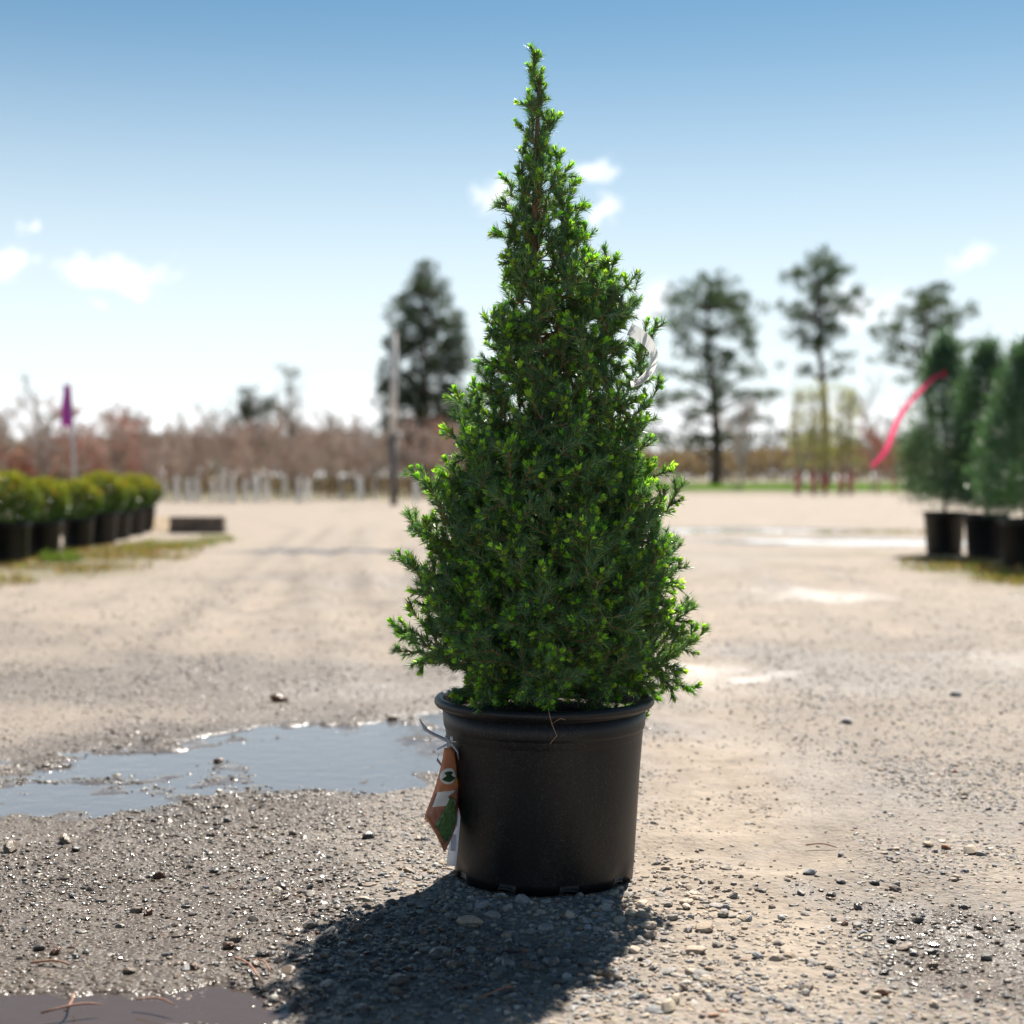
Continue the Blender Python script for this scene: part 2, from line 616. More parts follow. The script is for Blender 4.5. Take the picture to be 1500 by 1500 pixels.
def cones(mb, base, d, length, width, C, bulge=None):
    """thin three-sided needles; with bulge: a spindle widest at that fraction"""
    n = len(base)
    a, b = frames(d)
    th0 = rng.uniform(0, 6.28, n)[:, None]
    L, W = np.broadcast_to(length, (n,))[:, None], np.broadcast_to(width, (n,))[:, None] * 0.5
    ring = []
    for k in range(3):
        th = th0 + k * 2 * math.pi / 3
        ring.append(base + (a * np.cos(th) + b * np.sin(th)) * W + (0 if bulge is None else d * L * bulge))
    tip = base + d * L
    if bulge is None:
        V = np.stack(ring + [tip], 1)
        f = np.array([(0, 1, 3), (1, 2, 3)])          # a folded blade, open on one side
        nv = 4
    else:
        V = np.stack(ring + [tip, base], 1)
        f = np.array([(0, 1, 3), (1, 2, 3), (1, 0, 4), (2, 1, 4)])
        nv = 5
    F = (f[None] + (np.arange(n) * nv)[:, None, None]).reshape(-1, 3)
    mb.add(V.reshape(-1, 3), F, np.repeat(C, nv, axis=0))


def leaves(mb, p, d, nrm, length, width, C, fold=0.25):
    """pointed leaves folded along the midrib: four triangles each"""
    n = len(p)
    s = unit(np.cross(d, nrm))
    nn = np.cross(s, d)
    L, W = np.broadcast_to(length, (n,))[:, None], np.broadcast_to(width, (n,))[:, None] * 0.5
    mid = p + d * L * 0.5
    V = np.stack([p, mid + s * W + nn * W * fold, p + d * L, mid - s * W + nn * W * fold, mid], 1)
    f = np.array([(0, 1, 4), (1, 2, 4), (2, 3, 4), (3, 0, 4)])
    F = (f[None] + (np.arange(n) * 5)[:, None, None]).reshape(-1, 3)
    mb.add(V.reshape(-1, 3), F, np.repeat(C, 5, axis=0))


# ------------------------------------------------------------------ noise for the ground
def vnoise(x, y, seed=0):
    xi, yi = np.floor(x).astype(np.int64), np.floor(y).astype(np.int64)
    xf, yf = x - xi, y - yi
    u, v = xf * xf * (3 - 2 * xf), yf * yf * (3 - 2 * yf)

    def h(a, b):
        k = (a * 374761393 + b * 668265263 + seed * 974634777) & 0xFFFFFFFF
        k = ((k ^ (k >> 13)) * 1274126177) & 0xFFFFFFFF
        return ((k ^ (k >> 16)) & 0xFFFF) / 65535.0
    return (h(xi, yi) * (1 - u) + h(xi + 1, yi) * u) * (1 - v) + (h(xi, yi + 1) * (1 - u) + h(xi + 1, yi + 1) * u) * v


def fbm(x, y, sc_, oct_=4, seed=0):
    s, a, t = 0, 1.0, 0
    for o in range(oct_):
        s = s + a * vnoise(x * sc_ * 2 ** o, y * sc_ * 2 ** o, seed + o)
        t += a
        a *= 0.5
    return s / t * 2 - 1


def sstep(a, b, x):
    t = np.clip((x - a) / (b - a), 0, 1)
    return t * t * (3 - 2 * t)


def blob(X, Y, c, rx, ry, ang=0.0, wob=0.35, seed=5):
    """soft blob mask round a ground point; ang turns it about z"""
    ca, sa = math.cos(ang), math.sin(ang)
    dx, dy = X - c[0], Y - c[1]
    a, b = (dx * ca + dy * sa) / rx, (-dx * sa + dy * ca) / ry
    q = np.sqrt(a * a + b * b) + wob * fbm(X, Y, 1.4 / min(rx, ry), 3, seed)
    return sstep(1.25, 0.45, q)


P = lambda px, py: tuple(gp(px, py)[:2])
# basins: centre, half sizes, angle, depth, water level
c1 = P(385, 1112)
BASINS = [
    (c1, 0.72, 0.30, R(38), 0.0092, -0.0052),
    (P(60, 1490), 0.22, 0.085, R(10), 0.013, -0.0055),
    (P(1275, 794), 0.95, 0.50, R(-14), 0.016, -0.006),
    (P(1085, 777), 1.0, 0.50, R(12), 0.016, -0.006),
    (P(470, 808), 0.5, 0.22, R(0), 0.009, -0.0055),
]
SLICKS = [(P(1015, 990), 0.24, 0.26, 0.0, 1.0), (P(1210, 872), 0.34, 0.50, 0.0, 0.9), (P(1470, 965), 0.26, 0.30, 0.0, 0.7), (P(1200, 1130), 0.10, 0.5, R(14), 0.38), (P(1420, 1380), 0.06, 0.22, R(16), 0.5),
          (P(560, 1010), 0.5, 0.22, 0.0, 0.5), (P(150, 1000), 0.9, 0.3, 0.0, 0.35), (P(1240, 1010), 0.5, 0.16, 0.2, 0.4), (P(1260, 1190), 0.14, 0.2, 0.3, 0.35)]


def basin_mask(X, Y):
    return [blob(X, Y, c, rx, ry, an, 0.42, 20 + i) for i, (c, rx, ry, an, dp, lv) in enumerate(BASINS)]


POT_XY = at(797, 1282, TREE_Y).xy


def fields(X, Y):
    """height, wet, sand, verge at ground points"""
    near = sstep(14, 3, Y) * sstep(-3, 0.5, Y)
    h = 0.0035 * fbm(X, Y, 2.2, 3, 1) + 0.0022 * fbm(X, Y, 11, 3, 2) * near + 0.0006 * fbm(X, Y, 40, 2, 3) * near
    h = h + 0.02 * sstep(5, 30, Y) * fbm(X, Y, 0.25, 2, 4)
    bm = basin_mask(X, Y)
    wet = np.zeros_like(X)
    far = np.maximum(bm[2], bm[3])
    h = h * (1 - 0.9 * far)
    rough_ = 0.0105 * fbm(X, Y, 6, 4, 33) + 0.005 * fbm(X, Y, 24, 2, 34)
    for i, (m, (c, rx, ry, an, dp, lv)) in enumerate(zip(bm, BASINS)):
        h = h - dp * m + (rough_ * sstep(0.0, 0.4, m) if i in (0, 1) else 0.5 * rough_ * sstep(0.0, 0.4, m))
    film = sstep(0.0005, -0.0048, h) * np.maximum(bm[0], bm[1])
    film = np.clip(film * 1.6, 0, 1)
    slick = np.zeros_like(X)
    for (c, rx, ry, an, st) in SLICKS:
        slick = np.maximum(slick, st * blob(X, Y, c, rx, ry, an, 0.8, 51) * (0.75 + 0.5 * fbm(X, Y, 12, 3, 52)))
    for (c, rx, ry, an, dp, lv) in BASINS:
        wet = np.maximum(wet, 0.9 * blob(X, Y, c, rx * 1.6, ry * 2.0, an, 0.5, 41))
    wet = np.maximum(wet, 0.85 * blob(X, Y, P(170, 1330), 0.62, 0.62, R(30), 0.35, 6))
    wet = np.maximum(wet, 0.6 * blob(X, Y, P(300, 1000), 1.0, 0.7, 0, 0.6, 7))
    wet = np.maximum(wet, 0.85 * blob(X, Y, P(1480, 1400), 0.16, 0.26, R(20), 0.6, 8))
    wet = np.maximum(wet, 0.45 * blob(X, Y, P(1370, 1170), 0.14, 0.4, R(12), 0.7, 9))
    wet = np.maximum(wet, 0.35 * slick)
    wet = np.maximum(wet, 0.55 * blob(X, Y, P(1300, 980), 0.8, 0.5, 0, 0.9, 10))
    wet = np.maximum(wet, 0.5 * sstep(0.15, 0.55, fbm(X, Y, 0.8, 4, 12)) * sstep(2.5, 4, Y) * sstep(16, 7, Y))
    d2 = np.hypot(X - POT_XY[0], Y - (POT_XY[1] - 0.05))
    wet = wet * sstep(0.10, 0.34, d2 + 0.08 * fbm(X, Y, 7, 3, 13))
    # pale compacted track running back on the right of the pot
    tx = 0.235 + 0.055 * (Y - 1.4)
    tw = 0.16 + 0.055 * np.maximum(Y - 1.4, 0)
    sand = sstep(1.25, 0.35, np.abs(X - tx) / tw + 0.5 * fbm(X, Y, 4.5, 4, 14)) * sstep(1.36, 1.62, Y + 0.1 * fbm(X, Y, 6, 2, 15)) * sstep(-5, 0, Y)
    sand = np.maximum(sand, 0.62 * sstep(3.4, 6.5, Y + 1.4 * fbm(X, Y, 1.1, 3, 16)))
    sand = np.maximum(sand, 0.35 * sstep(0.0, 0.5, fbm(X, Y, 3.0, 4, 17)))
    # wheel marks sweeping back to the left
    for k, (x0, y0, x1, y1) in enumerate(((585, 1000, 470, 800), (600, 880, 560, 775), (400, 890, 520, 770), (300, 960, 470, 775), (1120, 1250, 1060, 960), (1010, 1200, 985, 960), (1330, 930, 1150, 830))):
        a, b = np.array(P(x0, y0)), np.array(P(x1, y1))
        t = np.clip(((X - a[0]) * (b - a)[0] + (Y - a[1]) * (b - a)[1]) / ((b - a) @ (b - a)), 0, 1)
        dd = np.hypot(X - a[0] - t * (b - a)[0], Y - a[1] - t * (b - a)[1])
        mk = np.exp(-(dd / 0.09) ** 2) * (0.6 + 0.5 * fbm(X, Y, 5, 3, 71))
        h = h - 0.010 * mk + 0.007 * np.exp(-((dd - 0.15) / 0.06) ** 2)
        sand = np.maximum(sand, mk)
        wet = np.maximum(wet, 0.42 * np.exp(-((dd - 0.2) / 0.07) ** 2) * (0.7 + 0.6 * fbm(X, Y, 2.5, 3, 70)))
    sand = sand * (1 - 0.75 * np.clip(wet, 0, 1))
    verge = np.maximum.reduce([
        blob(X, Y, (-2.75, 8.9), 0.75, 2.2, R(4), 0.5, 18), 0.8 * blob(X, Y, P(262, 796), 0.42, 1.3, R(4), 0.5, 19),
        blob(X, Y, (2.62, 7.9), 0.5, 1.3, R(-6), 0.5, 20), 0.5 * blob(X, Y, P(1180, 812), 0.8, 0.3, R(0), 0.6, 21),
        sstep(31.5, 35, Y - 12 * sstep(-3, 2, X))])
    flat = sstep(0.10, 0.22, np.hypot(X - POT_XY[0], Y - POT_XY[1]))
    h = h * flat
    return h, np.clip(wet, 0, 1), np.clip(sand, 0, 1), np.clip(verge, 0, 1), np.clip(slick, 0, 1), film


def make_ground():
    ys = np.concatenate([-np.geomspace(200, 0.6, 26), np.linspace(-0.4, 1.2, 20), np.geomspace(1.215, 60, 760), np.geomspace(63, 6000, 50)])
    u = np.concatenate([-np.geomspace(60, 1.36, 22), np.linspace(-1.3, 1.3, 330), np.geomspace(1.36, 60, 22)])
    w = np.maximum(0.62, np.abs(ys) * 0.40)
    X = u[None, :] * w[:, None]
    Y = np.repeat(ys[:, None], len(u), 1)
    h, wet, sand, verge, slick, film = fields(X.ravel(), Y.ravel())
    V = np.stack([X.ravel(), Y.ravel(), h], 1)
    nr, nc = len(ys), len(u)
    i = np.arange(nr * nc).reshape(nr, nc)
    a, b, c, d = i[:-1, :-1].ravel(), i[:-1, 1:].ravel(), i[1:, 1:].ravel(), i[1:, :-1].ravel()
    F = np.concatenate([np.stack([a, b, c], 1), np.stack([a, c, d], 1)])
    me = mesh_np('ground', V, F, {'wet': wet, 'sand': sand, 'verge': verge, 'slick': slick, 'film': film}, True)
    tag(obj('ground', me, 'ground'), 'beige gravel nursery yard with wet patches and wheel marks', 'ground', kind='structure')


make_ground()

for i, (c, rx, ry, an, dp, lv) in enumerate(BASINS):
    mb = MB()
    n = 48
    V = [(0, 0, 0)] + [(math.cos(2 * math.pi * k / n) * rx * 1.25, math.sin(2 * math.pi * k / n) * ry * 1.25, 0) for k in range(n)]
    mb.add(V, [(0, 1 + k, 1 + (k + 1) % n) for k in range(n)])
    o = mb.build('puddle', ('water', 'muddy', 'ruffled', 'ruffled', 'water')[i], None, True, (c[0], c[1], lv))
    o.rotation_euler[2] = an
    tag(o, ['shallow blue grey puddle left of the black pot', 'small muddy brown puddle with twigs in it',
            'long white shining puddle beside the potted conifers', 'long white shining puddle in front of the pines', 'thin damp puddle on the far yard'][i], 'puddle', kind='structure')


# ------------------------------------------------------------------ gravel
def ico(sub=0):
    import bmesh
    bm = bmesh.new()
    bmesh.ops.create_icosphere(bm, subdivisions=sub + 1, radius=1.0)
    V = np.array([v.co[:] for v in bm.verts])
    F = np.array([[v.index for v in f.verts] for f in bm.faces])
    bm.free()
    return V, F


def rock(sub, seed):
    """angular pebble: a sphere cut by random planes"""
    V, F = ico(sub)
    r = np.random.default_rng(seed)
    V = V * r.uniform(0.9, 1.1, (len(V), 1))
    for k in range(7 if sub else 4):
        nrm = unit(r.normal(size=3)[None])[0]
        dcut = r.uniform(0.55, 0.85)
        over = np.maximum(V @ nrm - dcut, 0)
        V = V - over[:, None] * nrm[None] * 0.9
    return V, F


STONE_COL = np.array([(0.20, 0.20, 0.205), (0.27, 0.265, 0.26), (0.34, 0.32, 0.29), (0.13, 0.135, 0.145), (0.38, 0.31, 0.235), (0.30, 0.22, 0.15), (0.44, 0.40, 0.35), (0.19, 0.15, 0.125), (0.25, 0.12, 0.075)])
STONE_W = np.array([0.14, 0.17, 0.16, 0.12, 0.17, 0.12, 0.05, 0.06, 0.015])


def make_gravel():
    mb_V, mb_F, mb_C, mb_W = [], [], [], []
    nv = 0
    sets = [  # y0, y1, per m2, size lo, size hi, sub, half width fn
        (1.30, 2.7, 27000, 0.0015, 0.0041, 0), (1.30, 2.7, 1000, 0.0041, 0.0075, 1), (2.7, 4.6, 5600, 0.0025, 0.0055, 0), (4.6, 8.5, 950, 0.004, 0.008, 0)]
    for si, (y0, y1, dens, s0, s1, sub) in enumerate(sets):
        hw = 0.40 * y1 + 0.1
        n = int(dens * (y1 - y0) * 2 * hw)
        X, Y = rng.uniform(-hw, hw, n), rng.uniform(y0, y1, n)
        keep = np.abs(X) < 0.385 * Y + 0.08
        X, Y = X[keep], Y[keep]
        h, wet, sand, verge, slick, film = fields(X, Y)
        clump = fbm(X, Y, 5.5, 4, 30)
        dp = np.hypot(X - POT_XY[0], Y - POT_XY[1] + 0.22)
        heap = sstep(0.5, 0.1, dp)
        pr = np.clip(0.55 + 0.75 * clump + 0.5 * heap - 0.62 * sand - 0.35 * (h < -0.009) - 0.4 * slick - 0.3 * film, 0.05, 1)
        ok = (rng.uniform(size=len(X)) < pr) & (np.hypot(X - POT_XY[0], Y - POT_XY[1]) > 0.1135)
        X, Y, h, wet, sand, heap = X[ok], Y[ok], h[ok], wet[ok], sand[ok], heap[ok]
        n = len(X)
        size = s0 + (s1 - s0) * rng.uniform(size=n) ** 2.2
        size = size * (1 + 0.5 * heap)
        kind = rng.integers(0, 10, n)
        ang = rng.uniform(0, 6.283, n)
        tx, ty = rng.normal(0, 0.2, n), rng.normal(0, 0.2, n)
        asp = np.stack([rng.uniform(0.85, 1.5, n), rng.uniform(0.7, 1.1, n), rng.uniform(0.38, 0.75, n)], 1)
        ci = rng.choice(len(STONE_COL), n, p=STONE_W / STONE_W.sum())
        C = STONE_COL[ci] * rng.uniform(0.6, 1.15, (n, 1))
        C = C * (1 - 0.45 * sand[:, None]) + 0.45 * sand[:, None] * np.array([0.30, 0.24, 0.18])
        for k in range(10):
            s = np.where(kind == k)[0]
            if not len(s):
                continue
            V0, F0 = rock(sub, 100 + k)
            V = V0[None] * (asp[s] * size[s][:, None])[:, None, :]
            x, y, z = V[..., 0], V[..., 1], V[..., 2]
            z, x = z * np.cos(tx[s])[:, None] - x * np.sin(tx[s])[:, None], x * np.cos(tx[s])[:, None] + z * np.sin(tx[s])[:, None]
            z, y = z * np.cos(ty[s])[:, None] - y * np.sin(ty[s])[:, None], y * np.cos(ty[s])[:, None] + z * np.sin(ty[s])[:, None]
            ca, sa = np.cos(ang[s])[:, None], np.sin(ang[s])[:, None]
            x, y = x * ca - y * sa, x * sa + y * ca
            z = z + h[s][:, None] + (size[s] * asp[s][:, 2] * rng.uniform(-0.45, 0.45, len(s)))[:, None]
            V = np.stack([x + X[s][:, None], y + Y[s][:, None], z], -1)
            F = F0[None] + (np.arange(len(s)) * len(V0))[:, None, None] + nv
            mb_V.append(V.reshape(-1, 3))
            mb_F.append(F.reshape(-1, 3))
            mb_C.append(np.repeat(C[s], len(V0), 0))
            mb_W.append(np.repeat(np.clip(wet[s] * rng.choice([0.45, 0.6, 0.75, 1.1], len(s)), 0, 1), len(V0)))
            nv += len(V0) * len(s)
    me = mesh_np('gravel', np.concatenate(mb_V), np.concatenate(mb_F), {'col': np.concatenate(mb_C), 'wet': np.concatenate(mb_W)}, False)
    print('gravel tris', len(me.polygons))
    tag(obj('gravel', me, 'stone'), 'fine mixed grey and tan gravel covering the yard around the pot', 'gravel', kind='stuff')


make_gravel()

# larger stones one can pick out
stone_kinds = {'grey': [(0.27, 0.27, 0.275), (0.22, 0.225, 0.235)], 'tan': [(0.46, 0.38, 0.29), (0.40, 0.33, 0.25)], 'rust': [(0.30, 0.16, 0.09)]}
stone_mesh = {}
for kd, cols in stone_kinds.items():
    lst = []
    for j in range(5):
        V0, F0 = rock(2, 300 + j)
        V0 = V0 * np.array([1.2, 0.9, 0.62])
        for w_ in (0.0, 0.8):
            lst.append((w_, mesh_np('stone', V0, F0, {'col': np.tile(np.array(cols[j % len(cols)]), (len(V0), 1)), 'wet': np.full(len(V0), w_)}, False)))
    stone_mesh[kd] = lst
stone_lab = {'grey': ('larger grey stone lying loose on the fine gravel', 'larger grey stones in the gravel'),
             'tan': ('larger tan stone lying loose on the fine gravel', 'larger tan stones in the gravel'),
             'rust': ('rust brown stone lying on the wet gravel', 'rust brown stones in the gravel')}
spots = [(765, 1322, 13, 'grey'), (705, 1330, 12, 'grey'), (890, 1325, 9, 'grey'), (575, 1325, 9, 'grey'), (1005, 1330, 9, 'tan'), (720, 1395, 9, 'tan'), (795, 1400, 10, 'grey'),
         (860, 1362, 8, 'grey'), (978, 1480, 17, 'tan'), (585, 1443, 15, 'grey'), (640, 1400, 13, 'grey'), (930, 1395, 9, 'tan'), (1035, 1440, 10, 'tan'), (905, 1435, 9, 'tan'),
         (95, 1235, 12, 'tan'), (15, 1248, 14, 'tan'), (320, 1113, 7, 'rust'), (200, 1335, 9, 'tan'), (218, 1338, 9, 'rust'), (82, 1398, 10, 'rust'), (235, 1286, 9, 'rust'),
         (345, 1378, 10, 'tan'), (335, 1388, 10, 'rust'), (190, 1425, 9, 'tan'), (385, 1400, 9, 'grey'), (375, 1415, 9, 'tan'), (285, 1418, 9, 'rust'), (1385, 1243, 8, 'rust'), (1270, 1375, 9, 'tan'),
         (1110, 1405, 8, 'grey'), (1420, 1250, 13, 'tan'), (1065, 1330, 7, 'grey'), (1265, 1372, 10, 'grey'), (1185, 1285, 9, 'grey'), (1360, 1240, 8, 'tan'), (1240, 1060, 10, 'grey'), (1400, 1020, 9, 'grey'),
         (940, 1330, 11, 'tan'), (925, 1340, 9, 'tan'), (950, 1360, 11, 'tan'), (540, 1228, 9, 'grey'), (410, 1028, 12, 'rust'), (575, 1052, 8, 'tan'), (430, 1470, 10, 'grey'), (530, 1480, 10, 'grey')]
for k in range(46):
    spots.append((rng.uniform(400, 1480), rng.uniform(1310, 1495), rng.uniform(5.5, 9.5), ['grey', 'grey', 'tan'][k % 3]))
for (px, py, rpx, kd) in spots:
    g = gp(px, py)
    if (g.xy - POT_XY).length < 0.125:
        continue
    hh, ww = fields(np.array([g.x]), np.array([g.y]))[:2]
    s = rpx / F_PX * g.y
    cand = [m for (w_, m) in stone_mesh[kd] if (w_ > 0.4) == (ww[0] > 0.45)]
    o = obj('stone', random.choice(cand), 'stone', None, (g.x, g.y, hh[0] + s * 0.36))
    o.scale = (s, s * random.uniform(0.8, 1.1), s * random.uniform(0.8, 1.1))
    o.rotation_euler = (random.gauss(0, .2), random.gauss(0, .2), random.uniform(0, 6.28))
    tag(o, stone_lab[kd][0], 'stone', stone_lab[kd][1])

# ------------------------------------------------------------------ the potted spruce
BX, BY = POT_XY
spruce = thing('potted_spruce', (BX, BY, 0), 'dense dwarf spruce with bright green new tips in a large black nursery pot', 'potted tree')
mb = MB()
# pot body with thick wall and scalloped drainage feet
prof = [(0.02, 0.012), (0.106, 0.011), (0.112, 0.004), (0.1135, 0.002), (0.1145, 0.014), (0.1155, 0.03), (0.1215, 0.130), (0.1258, 0.186), (0.1262, 0.1885), (0.1276, 0.1902), (0.1284, 0.193), (0.1298, 0.2125),
        (0.1275, 0.2130), (0.1265, 0.19), (0.122, 0.15), (0.02, 0.149)]
seg = 120
V, F = [], []
for i, (r, z) in enumerate(prof):
    for k in range(seg):
        th = 2 * math.pi * k / seg
        rr, zz = r, z
        if i in (2, 3, 4, 5):
            s = 0.5 + 0.5 * math.sin(th * 9 + 1.0)
            cut = max(0.0, s - 0.62) / 0.38
            if i in (3, 4):
                rr -= 0.003 * cut
            if i in (2, 3):
                zz += 0.003 * cut
        V.append((rr * math.cos(th), rr * math.sin(th), zz))
for i in range(len(prof) - 1):
    for k in range(seg):
        k2 = (k + 1) % seg
        a, b, c, d = i * seg + k, i * seg + k2, (i + 1) * seg + k2, (i + 1) * seg + k
        F += [(a, b, c), (a, c, d)]
mb.add(V, F)
pot = mb.build('pot', 'pot', spruce, True)
mb = MB()
rim = []
for k in range(13):
    t = math.pi * (-0.42 + 1.45 * k / 12)
    rim.append((0.1342 + 0.0060 * math.cos(t), 0.2225 + 0.0062 * math.sin(t)))
rim = [(0.1292, 0.2125), (0.131, 0.2160)] + rim + [(0.1265, 0.2165), (0.1258, 0.20)]
mb.lathe(rim, 120)
mb.build('rim', 'pot', pot, True)
# soil
mb = MB()
n = 60
rr_ = np.sqrt(np.linspace(0, 1, 24))
V = []
for i, r in enumerate(rr_):
    for k in range(n):
        th = 2 * math.pi * k / n
        x, y = 0.1255 * r * math.cos(th), 0.1255 * r * math.sin(th)
        V.append((x, y, 0.2065 + 0.012 * (1 - r) + 0.0035 * float(fbm(np.array([x]), np.array([y]), 60, 3, 50)[0])))
F = []
for i in range(len(rr_) - 1):
    for k in range(n):
        k2 = (k + 1) % n
        a, b, c, d = i * n + k, i * n + k2, (i + 1) * n + k2, (i + 1) * n + k
        F += [(a, b, c), (a, c, d)]
mb.add(V, F)
mb.build('soil', 'soil', spruce, False)


def zpx(py):
    return at(CX, py, TREE_Y).z


def xpx(px):
    return (px - CX) / F_PX * TREE_Y * math.sqrt(1) - BX


AX0, AX1 = 0.0, xpx(786)            # trunk axis leans a little left


Z_TOP = zpx(82)


def axis(z):
    t = np.clip((z - 0.22) / (Z_TOP - 0.22), 0, 1)
    return np.array([AX0 + (AX1 - AX0) * t + 0.006 * math.sin(t * 7), 0.004 * math.sin(t * 5), z])


tz = np.linspace(0.205, Z_TOP - 0.03, 26)
mb = MB()
mb.tube([axis(z) for z in tz], [0.0115 * (1 - (z - 0.2) / 0.86) + 0.0012 for z in tz], 9)
mb.build('trunk', 'trunkbark', spruce, True)

SIL = [(80, 777, 795), (110, 769, 801), (140, 768, 808), (165, 768, 806), (195, 764, 812), (215, 757, 820), (240, 742, 832), (270, 740, 855), (300, 742, 862), (330, 745, 868), (365, 740, 895), (400, 738, 915),
       (430, 738, 925), (460, 722, 935), (490, 718, 935), (520, 720, 930), (550, 704, 925), (580, 672, 935), (620, 665, 952), (660, 650, 968), (700, 625, 985), (745, 610, 988), (800, 602, 996), (850, 604, 1000),
       (885, 600, 1012), (915, 592, 1020), (950, 600, 1010), (980, 640, 975), (1000, 652, 955), (1025, 665, 940)]
sz = np.array([zpx(y) for y, _, _ in SIL])[::-1]
sl = np.array([-(xpx(l)) for _, l, _ in SIL])[::-1]
sr = np.array([xpx(r_) for _, _, r_ in SIL])[::-1]


def env(z, th):
    a = axis(z)[0]
    L, Rr = np.interp(z, sz, sl) + a, np.interp(z, sz, sr) - a
    c = math.cos(th)
    side = Rr if c > 0 else L
    avg = 0.5 * (L + Rr)
    return max(0.010, side * c * c + avg * (1 - c * c) - (0.006 + 0.009 * min(1, max(0, (z - 0.55) / 0.2))))


